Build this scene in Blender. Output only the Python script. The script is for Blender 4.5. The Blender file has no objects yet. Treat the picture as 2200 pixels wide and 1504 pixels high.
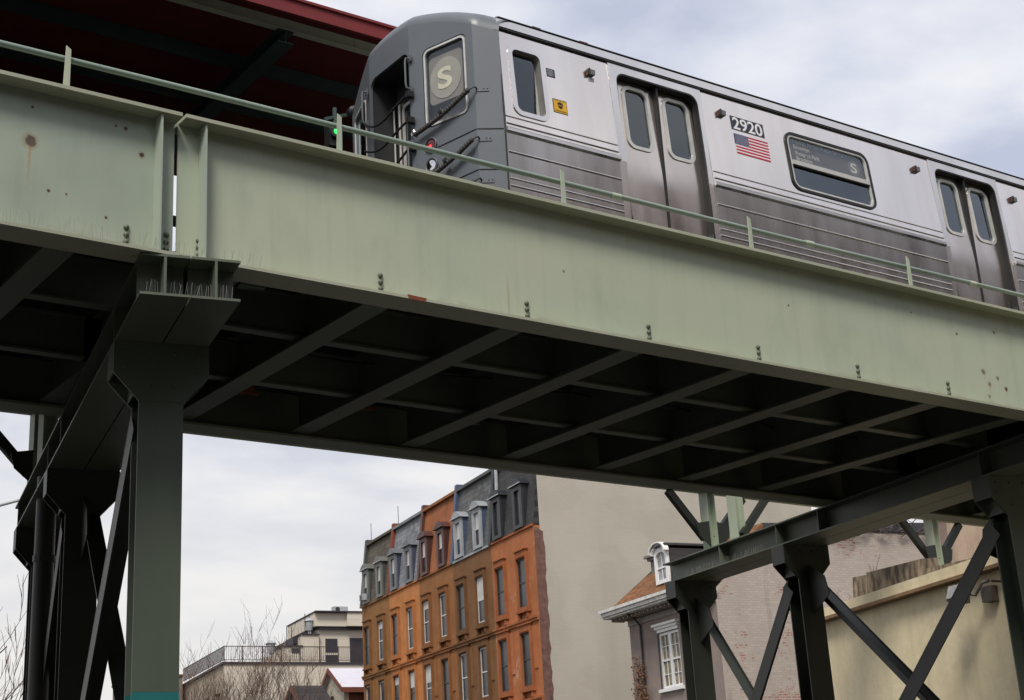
import bpy, bmesh, math, random
from mathutils import Vector, Matrix
random.seed(7)
C = bpy.context.scene.collection
scn = bpy.context.scene
PI = math.pi
# ------------------------------------------------------------------ camera
cd = bpy.data.cameras.new('camera'); cam = bpy.data.objects.new('camera', cd); C.objects.link(cam)
cd.sensor_width = 36; cd.lens = 36*3247/2200
cd.shift_x = (1100-893)/2200; cd.shift_y = (668-752)/2200
cd.clip_start = 0.1; cd.clip_end = 3000
R0 = Vector((0.84119779, -0.53953252, -0.0359295)); R1 = Vector((0.149945, 0.29659131, -0.94315963)); R2 = Vector((0.51952167, 0.78799635, 0.33039216))
cam.matrix_world = Matrix(((R0.x, -R1.x, -R2.x, 0), (R0.y, -R1.y, -R2.y, 0), (R0.z, -R1.z, -R2.z, 0), (0, 0, 0, 1)))
scn.camera = cam
# ------------------------------------------------------------------ world, sun, exposure
SUN_EL, SUN_AZ = math.radians(51), math.radians(228)      # azimuth: from +Y clockwise
w = bpy.data.worlds.new('World'); scn.world = w; w.use_nodes = True
nt = w.node_tree; nt.nodes.clear()
def N(t, **k):
    n = nt.nodes.new(t)
    for a, b in k.items(): setattr(n, a, b)
    return n
L = lambda a, b: nt.links.new(a, b)
wo = N('ShaderNodeOutputWorld')
sky = N('ShaderNodeTexSky', sky_type='NISHITA', sun_disc=False, sun_elevation=SUN_EL, sun_rotation=SUN_AZ)
bg1 = N('ShaderNodeBackground'); bg1.inputs[1].default_value = 0.1; L(sky.outputs[0], bg1.inputs[0])
tc = N('ShaderNodeTexCoord'); sx = N('ShaderNodeSeparateXYZ'); L(tc.outputs['Generated'], sx.inputs[0])
za = N('ShaderNodeMath', operation='MAXIMUM'); L(sx.outputs[2], za.inputs[0]); za.inputs[1].default_value = 0.06
zb = N('ShaderNodeMath', operation='ADD'); L(za.outputs[0], zb.inputs[0]); zb.inputs[1].default_value = 0.15
dx = N('ShaderNodeMath', operation='DIVIDE'); L(sx.outputs[0], dx.inputs[0]); L(zb.outputs[0], dx.inputs[1])
dy = N('ShaderNodeMath', operation='DIVIDE'); L(sx.outputs[1], dy.inputs[0]); L(zb.outputs[0], dy.inputs[1])
cb = N('ShaderNodeCombineXYZ'); L(dx.outputs[0], cb.inputs[0]); L(dy.outputs[0], cb.inputs[1])
n1 = N('ShaderNodeTexNoise'); n1.inputs['Scale'].default_value = 2.6; n1.inputs['Detail'].default_value = 8; n1.inputs['Roughness'].default_value = 0.52; n1.inputs['Distortion'].default_value = 0.1; L(cb.outputs[0], n1.inputs['Vector'])
cr = N('ShaderNodeValToRGB'); L(n1.outputs[0], cr.inputs[0])
el = cr.color_ramp.elements
el[0].position = 0.38; el[0].color = (0.46, 0.50, 0.62, 1)
el[1].position = 0.62; el[1].color = (0.80, 0.80, 0.825, 1)
m = el.new(0.50); m.color = (0.63, 0.655, 0.74, 1)
# warm pale band low over the horizon
mr = N('ShaderNodeMapRange'); L(sx.outputs[2], mr.inputs[0]); mr.inputs[1].default_value = 0.10; mr.inputs[2].default_value = 0.36; mr.inputs[3].default_value = 0.9; mr.inputs[4].default_value = 0
mx = N('ShaderNodeMix', data_type='RGBA'); L(mr.outputs[0], mx.inputs[0]); L(cr.outputs[0], mx.inputs[6]); mx.inputs[7].default_value = (0.76, 0.735, 0.70, 1)
bg2 = N('ShaderNodeBackground'); L(mx.outputs[2], bg2.inputs[0]); bg2.inputs[1].default_value = 1.0
ms = N('ShaderNodeMixShader'); ms.inputs[0].default_value = 0.94; L(bg1.outputs[0], ms.inputs[1]); L(bg2.outputs[0], ms.inputs[2]); L(ms.outputs[0], wo.inputs[0])
sl = bpy.data.lights.new('sun', 'SUN'); sl.energy = 2.6; sl.angle = math.radians(18); sl.color = (1, 0.95, 0.88)
so = bpy.data.objects.new('sun', sl); C.objects.link(so)
sd = Vector((math.sin(SUN_AZ)*math.cos(SUN_EL), math.cos(SUN_AZ)*math.cos(SUN_EL), math.sin(SUN_EL)))
so.rotation_euler = sd.to_track_quat('Z', 'Y').to_euler(); so.location = sd*60
vs = scn.view_settings; vs.view_transform = 'Standard'; vs.look = 'None'; vs.gamma = 1; vs.use_curve_mapping = False; vs.exposure = 0.24

# ------------------------------------------------------------------ frames
EX = (0.974327, -0.225138); DY = (0.225138, 0.974327)    # across / along the street
YAW = math.atan2(EX[1], EX[0])
GZ = -1.6
def S(n, s, z=0): return Vector((n*EX[0]+s*DY[0], n*EX[1]+s*DY[1], z))

# ------------------------------------------------------------------ materials
def srgb(r, g, b):
    f = lambda c: (c/255/12.92) if c/255 <= 0.04045 else ((c/255+0.055)/1.055)**2.4
    return (f(r), f(g), f(b), 1)
class Mat:
    def __init__(s, name, rough=0.6, metal=0.0, spec=0.5):
        s.m = bpy.data.materials.new(name); s.m.use_nodes = True; s.t = s.m.node_tree
        s.b = s.t.nodes['Principled BSDF']; s.b.inputs['Roughness'].default_value = rough; s.b.inputs['Metallic'].default_value = metal
        s.b.inputs['Specular IOR Level'].default_value = spec
        s.tc = None
    def n(s, t, **k):
        x = s.t.nodes.new(t)
        for a, b in k.items(): setattr(x, a, b)
        return x
    def l(s, a, b): s.t.links.new(a, b)
    def co(s):
        if not s.tc: s.tc = s.n('ShaderNodeTexCoord')
        return s.tc.outputs['Object']
    def mapped(s, scale, loc=(0, 0, 0), rot=(0, 0, 0)):
        mp = s.n('ShaderNodeMapping'); s.l(s.co(), mp.inputs[0]); mp.inputs['Scale'].default_value = scale; mp.inputs['Location'].default_value = loc; mp.inputs['Rotation'].default_value = rot
        return mp.outputs[0]
    def noise(s, scale, detail=4, vec=None, rough=0.55):
        x = s.n('ShaderNodeTexNoise'); x.inputs['Scale'].default_value = scale; x.inputs['Detail'].default_value = detail; x.inputs['Roughness'].default_value = rough
        s.l(vec if vec is not None else s.co(), x.inputs['Vector']); return x.outputs[0]
    def ramp(s, v, lo, hi, a=0.0, b=1.0):
        x = s.n('ShaderNodeMapRange'); s.l(v, x.inputs[0]); x.inputs[1].default_value = lo; x.inputs[2].default_value = hi; x.inputs[3].default_value = a; x.inputs[4].default_value = b
        return x.outputs[0]
    def mul(s, a, b):
        x = s.n('ShaderNodeMath', operation='MULTIPLY'); s.l(a, x.inputs[0])
        if isinstance(b, float): x.inputs[1].default_value = b
        else: s.l(b, x.inputs[1])
        return x.outputs[0]
    def mix(s, f, a, b):
        x = s.n('ShaderNodeMix', data_type='RGBA')
        for v, i in ((f, 0), (a, 6), (b, 7)):
            if isinstance(v, (float, int)): x.inputs[i].default_value = v
            elif isinstance(v, tuple): x.inputs[i].default_value = v
            else: s.l(v, x.inputs[i])
        return x.outputs[2]
    def color(s, c):
        if isinstance(c, tuple): s.b.inputs['Base Color'].default_value = c
        else: s.l(c, s.b.inputs['Base Color'])
        return s
    def bump(s, h, strength=0.3, dist=0.02):
        x = s.n('ShaderNodeBump'); x.inputs['Strength'].default_value = strength; x.inputs['Distance'].default_value = dist
        s.l(h, x.inputs['Height']); s.l(x.outputs[0], s.b.inputs['Normal']); return s

def plain(name, c, rough=0.6, metal=0.0, var=0.15, scale=3.0, bump=0.0, spec=0.5):
    M = Mat(name, rough, metal, spec)
    f = M.ramp(M.noise(scale, 5), 0.3, 0.7)
    dk = (c[0]*(1-var), c[1]*(1-var), c[2]*(1-var), 1); lt = (min(1, c[0]*(1+var)), min(1, c[1]*(1+var)), min(1, c[2]*(1+var)), 1)
    M.color(M.mix(f, dk, lt))
    if bump: M.bump(M.noise(scale*8, 4), bump, 0.01)
    return M.m
def steel_paint(name, a, b, rust=0.5, rough=0.5, seed=0.0):
    M = Mat(name, rough)
    big = M.ramp(M.noise(0.5, 4, M.mapped((1, 1, 1), (seed, 3, 1))), 0.35, 0.65)
    col = M.mix(big, a, b)
    st = M.ramp(M.noise(1.0, 3, M.mapped((7, 7, 0.35), (seed, 0, 0))), 0.52, 0.78, 0, 0.22)   # washed streaks
    col = M.mix(st, col, (a[0]*0.55, a[1]*0.55, a[2]*0.55, 1))
    sp = M.ramp(M.noise(2.3, 6, M.mapped((1, 1, 1), (seed+5, 0, 2)), 0.75), 0.735-0.02*rust, 0.765, 0, 1)
    col = M.mix(sp, col, srgb(112, 60, 30))
    drip = M.mul(M.ramp(M.noise(1.0, 2, M.mapped((11, 11, 0.8), (seed+2, 0, 0))), 0.70, 0.80, 0, 0.5), M.ramp(M.noise(0.8, 2), 0.5, 0.65))
    col = M.mix(drip, col, srgb(140, 88, 40))
    M.color(col); M.bump(M.noise(6, 4), 0.12, 0.01)
    return M.m
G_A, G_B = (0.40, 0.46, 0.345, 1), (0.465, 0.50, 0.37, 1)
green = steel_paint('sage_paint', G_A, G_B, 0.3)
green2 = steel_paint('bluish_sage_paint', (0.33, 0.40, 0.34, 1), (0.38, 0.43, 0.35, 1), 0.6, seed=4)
green_u = steel_paint('half_shaded_green_paint', (0.20, 0.23, 0.16, 1), (0.26, 0.28, 0.20, 1), 0.6, seed=6)  # sage paint with part of the underside shade put into its colour
green_d = steel_paint('shaded_green_paint', (0.10, 0.115, 0.08, 1), (0.14, 0.155, 0.11, 1), 0.8, seed=9)  # same sage darkened: shade below the deck is painted into the colour
green_m = steel_paint('underside_shade_green', (0.10, 0.115, 0.082, 1), (0.13, 0.145, 0.105, 1), 0.6, seed=16)  # cap and cross beam copy of the sage, under-deck shade in its colour
green_c = steel_paint('column_shade_green', (0.062, 0.078, 0.056, 1), (0.082, 0.10, 0.072, 1), 0.5, seed=19)  # near columns: the bridge's shade is mixed into this green
black_g = steel_paint('shade_black_green', (0.022, 0.026, 0.019, 1), (0.034, 0.038, 0.028, 1), 0.5, seed=12)  # deeper columns and braces, near black because their shade is painted in
edge_rust = steel_paint('rusty_edge_paint', (0.36, 0.37, 0.27, 1), (0.42, 0.43, 0.32, 1), 5.0, seed=2)
deck_shade = plain('shaded_deck', (0.014, 0.013, 0.012, 1), 0.9)  # near-black colour carries the shade of the deck underside
tie_m = plain('creosoted_timber', (0.05, 0.035, 0.025, 1), 0.9)
rustm = plain('rust', srgb(120, 62, 34), 0.9, var=0.35, scale=9)
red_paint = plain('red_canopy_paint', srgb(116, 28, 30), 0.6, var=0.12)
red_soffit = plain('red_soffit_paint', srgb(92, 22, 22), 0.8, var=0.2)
dark_green = plain('dark_green_paint', (0.03, 0.06, 0.055, 1), 0.6)
black = plain('black_rubber', (0.012, 0.012, 0.012, 1), 0.55)
pipe_m = steel_paint('weathered_rail_paint', (0.19, 0.25, 0.21, 1), (0.27, 0.33, 0.27, 1), 0.9, 0.42, seed=11)
white_p = plain('white_paint', (0.78, 0.78, 0.76, 1), 0.5, var=0.06)
gray_p = plain('light_gray_paint', srgb(165, 168, 170), 0.6)

def stainless(name, c, rough, dirt, streak=0.35):
    M = Mat(name, rough, 1.0)
    v = M.noise(1.0, 5, M.mapped((2.2, 2.2, 0.25)))
    h = M.noise(1.0, 4, M.mapped((0.4, 0.4, 9)))
    f = M.ramp(v, 0.35, 0.7, 0, streak)
    col = M.mix(f, c, (c[0]*dirt, c[1]*dirt*0.97, c[2]*dirt*0.93, 1))
    M.color(col)
    M.l(M.ramp(M.noise(3, 4, M.mapped((1, 1, 0.3))), 0.3, 0.7, rough*0.7, rough*1.35), M.b.inputs['Roughness'])
    M.bump(h, 0.04, 0.004)
    return M.m
steel_hi = stainless('brushed_stainless', (0.81, 0.76, 0.73, 1), 0.16, 0.80, 0.6)
steel_lo = stainless('dull_dirty_stainless', (0.55, 0.515, 0.485, 1), 0.20, 0.55, 0.75)
steel_door = stainless('door_stainless', (0.68, 0.62, 0.57, 1), 0.20, 0.7, 0.45)
bead_m = stainless('bright_bead', (0.74, 0.715, 0.70, 1), 0.26, 0.85)
alum = plain('window_aluminium', (0.60, 0.59, 0.55, 1), 0.35, 0.3, var=0.12, scale=6)
bonnet = plain('bonnet_gray_paint', srgb(98, 103, 108), 0.38, 0.0, var=0.06, scale=2)
chrome = plain('chrome', (0.7, 0.7, 0.7, 1), 0.12, 1.0, var=0.02)
def glass_mat(name, tint, gloss=0.12, rough=0.02, base=0.25):
    m = bpy.data.materials.new(name); m.use_nodes = True; t = m.node_tree; t.nodes.clear()
    o = t.nodes.new('ShaderNodeOutputMaterial'); tr = t.nodes.new('ShaderNodeBsdfTransparent'); tr.inputs[0].default_value = tint
    g = t.nodes.new('ShaderNodeBsdfGlossy'); g.inputs['Roughness'].default_value = rough; g.inputs[0].default_value = (0.85, 0.93, 1, 1)
    fr = t.nodes.new('ShaderNodeLayerWeight'); fr.inputs[0].default_value = 0.5
    pw = t.nodes.new('ShaderNodeMath'); pw.operation = 'POWER'; pw.inputs[1].default_value = 3.5; t.links.new(fr.outputs['Facing'], pw.inputs[0])
    ad = t.nodes.new('ShaderNodeMath'); ad.operation = 'ADD'; ad.inputs[1].default_value = gloss; t.links.new(pw.outputs[0], ad.inputs[0])
    mx = t.nodes.new('ShaderNodeMixShader'); t.links.new(ad.outputs[0], mx.inputs[0]); t.links.new(tr.outputs[0], mx.inputs[1]); t.links.new(g.outputs[0], mx.inputs[2])
    t.links.new(mx.outputs[0], o.inputs[0]); return m
glass_t = glass_mat('train_window_glass', (0.30, 0.31, 0.32, 1), 0.085)
glass_sign = glass_mat('sign_window_glass', (0.92, 0.91, 0.89, 1), 0.03)
def pane_mat(name, c, rough=0.08):
    M = Mat(name, 0.25, 0.0, 0.4)
    f = M.ramp(M.noise(0.9, 2), 0.4, 0.6)
    M.color(M.mix(f, c, (c[0]*1.8, c[1]*1.8, c[2]*1.8, 1))); return M.m
pane_dark = pane_mat('dark_window_pane', (0.02, 0.022, 0.025, 1))
pane_blind = plain('pale_window_blind', (0.55, 0.53, 0.50, 1), 0.5, var=0.15, scale=1.5)
def emit(name, c, k):
    m = bpy.data.materials.new(name); m.use_nodes = True; b = m.node_tree.nodes['Principled BSDF']
    b.inputs['Base Color'].default_value = c; b.inputs['Emission Color'].default_value = c; b.inputs['Emission Strength'].default_value = k; return m

def brick(name, c1, c2, mortar, axis, sc=1.0, peel=None, bw=0.22, bh=0.075, rough=0.85, bumpk=0.35, mort=0.012, noisev=0.15):
    """axis 'x': wall runs along local x; axis 'y': along local y"""
    M = Mat(name, rough, 0, 0.3)
    sp = M.n('ShaderNodeSeparateXYZ'); M.l(M.co(), sp.inputs[0]); cb = M.n('ShaderNodeCombineXYZ')
    M.l(sp.outputs[0 if axis == 'x' else 1], cb.inputs[0]); M.l(sp.outputs[2], cb.inputs[1])
    bt = M.n('ShaderNodeTexBrick'); M.l(cb.outputs[0], bt.inputs['Vector']); bt.inputs['Scale'].default_value = 1
    bt.inputs['Brick Width'].default_value = bw*sc; bt.inputs['Row Height'].default_value = bh*sc; bt.inputs['Mortar Size'].default_value = mort*sc
    bt.inputs['Color1'].default_value = c1; bt.inputs['Color2'].default_value = c2; bt.inputs['Mortar'].default_value = mortar
    col = bt.outputs['Color']
    wv = M.ramp(M.noise(0.35, 6), 0.3, 0.72, 0, noisev*2.5)
    col = M.mix(wv, col, (mortar[0]*0.72, mortar[1]*0.7, mortar[2]*0.68, 1))
    if peel:
        b2 = M.n('ShaderNodeTexBrick'); M.l(cb.outputs[0], b2.inputs['Vector']); b2.inputs['Scale'].default_value = 1
        b2.inputs['Brick Width'].default_value = bw*sc; b2.inputs['Row Height'].default_value = bh*sc; b2.inputs['Mortar Size'].default_value = mort*sc*1.1
        b2.inputs['Color1'].default_value = peel; b2.inputs['Color2'].default_value = (peel[0]*0.7, peel[1]*0.65, peel[2]*0.7, 1); b2.inputs['Mortar'].default_value = c1
        blot = M.noise(0.45, 3); fine = M.noise(3.5, 5, rough=0.7)
        ad = M.n('ShaderNodeMath', operation='ADD'); M.l(blot, ad.inputs[0]); M.l(fine, ad.inputs[1])
        f = M.ramp(ad.outputs[0], 1.07, 1.14, 0, 0.7)
        col = M.mix(f, col, b2.outputs['Color'])
        stn = M.ramp(M.noise(1.0, 3, M.mapped((1.6, 1.6, 0.12), (3, 0, 0))), 0.6, 0.72, 0, 0.4)
        col = M.mix(stn, col, (0.12, 0.10, 0.085, 1))
    M.color(col); M.bump(bt.outputs['Fac'], -bumpk, 0.012)
    return M.m
def stucco(name, c, c2, patch=None, k=0.5):
    M = Mat(name, 0.85, 0, 0.25)
    f = M.ramp(M.noise(0.7, 6, rough=0.65), 0.38, 0.62)
    col = M.mix(f, c, c2)
    st = M.ramp(M.noise(1.0, 4, M.mapped((3, 3, 0.3))), 0.5, 0.75, 0, 0.35)
    col = M.mix(st, col, (c[0]*0.5, c[1]*0.5, c[2]*0.5, 1))
    mot = M.ramp(M.noise(4.0, 8, rough=0.75), 0.42, 0.68, 0, 0.35)
    col = M.mix(mot, col, (c[0]*0.62, c[1]*0.6, c[2]*0.58, 1))
    if patch:
        pf = M.ramp(M.noise(1.1, 6, M.mapped((1, 1, 0.8), (2, 5, 1)), 0.7), 0.58, 0.66, 0, 0.7)
        col = M.mix(pf, col, patch)
    M.color(col); M.bump(M.noise(14, 5), k*0.3, 0.01)
    return M.m

# ------------------------------------------------------------------ mesh helpers
class MB:
    def __init__(s): s.v = []; s.f = []
    def add(s, vs, fs):
        b = len(s.v); s.v += [Vector(v) for v in vs]; s.f += [tuple(i+b for i in f) for f in fs]; return s
    def box(s, x0, x1, y0, y1, z0, z1):
        if x0 > x1: x0, x1 = x1, x0
        if y0 > y1: y0, y1 = y1, y0
        if z0 > z1: z0, z1 = z1, z0
        return s.add([(x0,y0,z0),(x1,y0,z0),(x1,y1,z0),(x0,y1,z0),(x0,y0,z1),(x1,y0,z1),(x1,y1,z1),(x0,y1,z1)],
                     [(3,2,1,0),(4,5,6,7),(0,1,5,4),(1,2,6,5),(2,3,7,6),(3,0,4,7)])
    def prism(s, poly, vec):
        n = len(poly); P = [Vector(p) for p in poly]; V = Vector(vec)
        return s.add(P+[p+V for p in P], [tuple(range(n))[::-1], tuple(range(n, 2*n))]+[(i, (i+1) % n, n+(i+1) % n, n+i) for i in range(n)])
    def hexa(s, lo, hi):   # two quads
        return s.add(list(lo)+list(hi), [(3,2,1,0),(4,5,6,7),(0,1,5,4),(1,2,6,5),(2,3,7,6),(3,0,4,7)])
    def bar(s, p0, p1, w, h, up=(0, 0, 1)):
        p0, p1 = Vector(p0), Vector(p1); d = (p1-p0).normalized(); u = Vector(up); sd = d.cross(u)
        if sd.length < 1e-4: sd = d.cross(Vector((1, 0, 0)))
        sd.normalize(); u = sd.cross(d).normalized()
        q = [sd*w/2+u*h/2, -sd*w/2+u*h/2, -sd*w/2-u*h/2, sd*w/2-u*h/2]
        return s.add([p0+a for a in q]+[p1+a for a in q], [(0,1,2,3),(7,6,5,4),(0,4,5,1),(1,5,6,2),(2,6,7,3),(3,7,4,0)])
    def ibeam(s, p0, p1, width, depth, tf=0.025, tw=0.02, up=(0, 0, 1)):
        """beam whose TOP centre line is p0-p1"""
        p0, p1 = Vector(p0), Vector(p1); d = (p1-p0).normalized(); u = Vector(up); sd = d.cross(u).normalized(); u = sd.cross(d).normalized()
        s.bar(p0-u*tf/2, p1-u*tf/2, width, tf, u); s.bar(p0-u*(depth-tf/2), p1-u*(depth-tf/2), width, tf, u)
        return s.bar(p0-u*depth/2, p1-u*depth/2, tw, depth-2*tf-0.002, u)
    def tube(s, pts, r, seg=8, cap=True):
        P = [Vector(p) for p in pts]; rs = r if isinstance(r, (list, tuple)) else [r]*len(P)
        b = len(s.v); ref = None
        for i, p in enumerate(P):
            t = (P[min(i+1, len(P)-1)]-P[max(i-1, 0)]).normalized()
            if ref is None:
                ref = t.cross(Vector((0, 0, 1)))
                if ref.length < 1e-3: ref = t.cross(Vector((1, 0, 0)))
            ref = (ref-t*ref.dot(t)).normalized(); o = t.cross(ref)
            for k in range(seg):
                a = 2*PI*k/seg; s.v.append(p+(ref*math.cos(a)+o*math.sin(a))*rs[i])
        for i in range(len(P)-1):
            for k in range(seg):
                a = b+i*seg+k; c = b+i*seg+(k+1) % seg; s.f.append((a, c, c+seg, a+seg))
        if cap:
            s.f.append(tuple(b+k for k in range(seg))[::-1]); s.f.append(tuple(b+(len(P)-1)*seg+k for k in range(seg)))
        return s
    def disc(s, c, ax, r, h, seg=20, r2=None):
        c = Vector(c); ax = Vector(ax).normalized()
        return s.tube([c, c+ax*h], [r, r if r2 is None else r2], seg)
    def lathe(s, c, ax, prof, seg=16):   # prof: (dist along axis, radius)
        c = Vector(c); ax = Vector(ax).normalized()
        b = len(s.v); ref = ax.cross(Vector((0, 0, 1)))
        if ref.length < 1e-3: ref = Vector((1, 0, 0))
        ref.normalize(); o = ax.cross(ref)
        for t, r in prof:
            for k in range(seg):
                a = 2*PI*k/seg; s.v.append(c+ax*t+(ref*math.cos(a)+o*math.sin(a))*r)
        for i in range(len(prof)-1):
            for k in range(seg):
                a = b+i*seg+k; q = b+i*seg+(k+1) % seg; s.f.append((a, q, q+seg, a+seg))
        s.f.append(tuple(b+k for k in range(seg))[::-1]); s.f.append(tuple(b+(len(prof)-1)*seg+k for k in range(seg)))
        return s
    def shift(s, v):
        v = Vector(v); s.v = [p+v for p in s.v]; return s
    def merge(s, o): return s.add(o.v, o.f)

def mesh_of(name, mb, mat, off=None, smooth=False):
    me = bpy.data.meshes.new(name)
    off = off or Vector((0, 0, 0))
    me.from_pydata([tuple(v-off) for v in mb.v], [], mb.f); me.materials.append(mat)
    bm = bmesh.new(); bm.from_mesh(me); bmesh.ops.recalc_face_normals(bm, faces=bm.faces); bm.to_mesh(me); bm.free()
    if smooth:
        for p in me.polygons: p.use_smooth = True
        try: me.set_sharp_from_angle(angle=math.radians(35))
        except Exception: pass
    return me
def tag(o, label=None, cat=None, group=None, kind=None):
    if label: o['label'] = label
    if cat: o['category'] = cat
    if group: o['group'] = group
    if kind: o['kind'] = kind
    return o
BASE = {}
def thing(name, label, cat, base=(0, 0, 0), street=False, group=None):
    """base in the builder's own frame: bridge frame or (n, s, z) street frame"""
    o = bpy.data.objects.new(name, None); C.objects.link(o); o.empty_display_size = 0.3
    b = Vector(base); o.location = S(*b) if street else b
    if street: o.rotation_euler = (0, 0, YAW)
    BASE[o] = b; return tag(o, label, cat, group)
def part(name, mb, mat, parent, smooth=False, label=None, kind=None):
    root = parent
    while root.parent: root = root.parent
    o = bpy.data.objects.new(name, mesh_of(name, mb, mat, BASE[root], smooth)); C.objects.link(o); o.parent = parent
    return tag(o, label, kind=kind)
def single(name, mb, mat, label, cat, base=(0, 0, 0), street=False, group=None, smooth=False, kind=None):
    b = Vector(base); o = bpy.data.objects.new(name, mesh_of(name, mb, mat, b, smooth)); C.objects.link(o)
    o.location = S(*b) if street else b
    if street: o.rotation_euler = (0, 0, YAW)
    BASE[o] = b; return tag(o, label, cat, group, kind)
def copy_tree(o, parent=None):
    c = o.copy(); C.objects.link(c); c.parent = parent
    if o in BASE: BASE[c] = BASE[o]
    for ch in list(o.children): copy_tree(ch, c)
    return c
def rrect(x0, x1, z0, z1, r, seg=5):
    out = []
    for cx, cz, a0 in ((x1-r, z1-r, 0), (x0+r, z1-r, 90), (x0+r, z0+r, 180), (x1-r, z0+r, 270)):
        for k in range(seg+1):
            a = math.radians(a0+90*k/seg); out.append((cx+r*math.cos(a), cz+r*math.sin(a)))
    return out
DG = None
def holed(outer, holes, depth, fn):
    """flat plate with real openings; fn(u, v, w) maps plate coordinates to the scene, w in 0..depth"""
    cu = bpy.data.curves.new('plate', 'CURVE'); cu.dimensions = '2D'; cu.fill_mode = 'BOTH'; cu.extrude = depth/2
    for ring in [outer]+list(holes):
        sp = cu.splines.new('POLY'); sp.points.add(len(ring)-1)
        for p, q in zip(sp.points, ring): p.co = (q[0], q[1], 0, 1)
        sp.use_cyclic_u = True
    ob = bpy.data.objects.new('plate', cu)
    me = bpy.data.meshes.new_from_object(ob)
    mb = MB(); mb.add([fn(v.co.x, v.co.y, v.co.z+depth/2) for v in me.vertices], [tuple(p.vertices) for p in me.polygons])
    bpy.data.objects.remove(ob); bpy.data.curves.remove(cu); bpy.data.meshes.remove(me)
    return mb
def text_mb(body, size, fn, depth=0.002, bold=0.0, spacing=1.0, width=None):
    cu = bpy.data.curves.new('lettering', 'FONT'); cu.body = body; cu.size = size; cu.extrude = depth/2; cu.offset = bold; cu.space_character = spacing
    ob = bpy.data.objects.new('lettering', cu); me = bpy.data.meshes.new_from_object(ob)
    xs = [v.co.x for v in me.vertices]; k = 1.0
    if width and xs: k = width/(max(xs)-min(xs))
    x0 = min(xs) if xs else 0
    mb = MB(); mb.add([fn((v.co.x-x0)*k, v.co.y, v.co.z+depth/2) for v in me.vertices], [tuple(p.vertices) for p in me.polygons])
    bpy.data.objects.remove(ob); bpy.data.curves.remove(cu); bpy.data.meshes.remove(me)
    return mb


# ================================================================== GROUND
g = MB(); g.add([(-600, -400, 0), (600, -400, 0), (600, 900, 0), (-600, 900, 0)], [(0, 1, 2, 3)])
g.shift((0, 0, GZ-0.15))
asphalt = plain('asphalt', (0.028, 0.027, 0.026, 1), 0.9, var=0.25, scale=1.3, bump=0.3)
concrete = plain('pavement_concrete', (0.07, 0.068, 0.064, 1), 0.9, var=0.15, scale=0.8)
dirt = plain('bare_earth', (0.034, 0.031, 0.026, 1), 1.0, var=0.3, scale=0.4)
single('ground', g, dirt, None, None, kind='structure')
r_ = MB(); r_.box(3.9, 13.2, -60, 190, GZ-0.146, GZ-0.12)
single('road', r_, asphalt, None, None, street=True, kind='structure')
for a, b, nm in ((0.2, 3.9, 'pavement'), (13.2, 16.9, 'pavement')):
    k = MB(); k.box(a, b, -60, 190, GZ-0.14, GZ); single(nm, k, concrete, None, None, street=True, kind='structure')
lm = MB()
for k in range(-14, 40): lm.box(8.48, 8.6, k*4, k*4+2, GZ-0.119, GZ-0.115)
single('road_marking', lm, white_p, None, None, street=True, kind='structure')

# ================================================================== VIADUCT SPANS (bridge frame: x along the track)
ZB, ZT = 4.69, 6.02
def rusty(name, a, b, spots, seed, off):
    """paint with a few rust wounds of their own shape: spots (x, z, radius, drip) in the bridge frame"""
    m = steel_paint(name, a, b, 0.6, seed=seed); M = Mat.__new__(Mat); M.m = m; M.t = m.node_tree; M.b = M.t.nodes['Principled BSDF']; M.tc = None
    src = M.b.inputs['Base Color'].links[0].from_socket
    sp = M.n('ShaderNodeSeparateXYZ'); M.l(M.co(), sp.inputs[0]); nz = M.noise(14, 4); nz2 = M.noise(30, 3)
    def mth(op, a, b):
        x = M.n('ShaderNodeMath', operation=op)
        for i, v in enumerate((a, b)):
            if v is None: continue
            if isinstance(v, (int, float)): x.inputs[i].default_value = v
            else: M.l(v, x.inputs[i])
        return x.outputs[0]
    jit = mth('MULTIPLY', mth('SUBTRACT', nz, 0.5), 1.3)
    for (x, z, r, dl) in spots:
        dx_ = mth('SUBTRACT', sp.outputs[0], x-off[0]); dz_ = mth('SUBTRACT', sp.outputs[2], z-off[2])
        ds = mth('ADD', mth('SQRT', mth('ADD', mth('MULTIPLY', dx_, dx_), mth('MULTIPLY', dz_, dz_)), None), mth('MULTIPLY', jit, r))
        core = M.ramp(ds, r*0.85, r*1.15, 1, 0); halo = M.ramp(ds, r*0.9, r*1.9, 0.6, 0)
        if dl:
            adx = mth('ADD', mth('ABSOLUTE', dx_, None), mth('MULTIPLY', mth('SUBTRACT', nz2, 0.5), r*0.5))
            dr = M.mul(M.ramp(adx, r*0.1, r*0.42, 1, 0), M.mul(M.ramp(dz_, -dl, -r*0.3, 0, 0.75), M.ramp(dz_, -r*0.2, r*0.3, 1, 0)))
            src = M.mix(dr, src, srgb(165, 112, 50))
        src = M.mix(halo, src, srgb(140, 100, 60)); src = M.mix(core, src, srgb(58, 26, 16))
    low_ = M.mul(M.ramp(sp.outputs[2], 0.03, 0.15, 1, 0), M.ramp(M.noise(3.2, 6, M.mapped((1, 1, 2.5)), 0.7), 0.50, 0.66, 0, 0.75)); src = M.mix(low_, src, srgb(120, 84, 52))
    grm = M.ramp(M.noise(1.7, 7, M.mapped((1, 1, 0.55), (9, 1, 4)), 0.68), 0.50, 0.74, 0, 0.28); src = M.mix(grm, src, (0.20, 0.23, 0.17, 1))
    wv_ = M.ramp(M.noise(0.9, 2, M.mapped((1, 1, 1), (2, 2, 8))), 0.45, 0.60, 0, 0.30); src = M.mix(wv_, src, (0.47, 0.49, 0.35, 1))
    M.color(src); return m
def girder_web(x0, x1, ys, yw):
    return MB().box(x0, x1, yw-0.008*ys, yw+0.008*ys, ZB+0.03, ZT-0.035)
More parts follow.
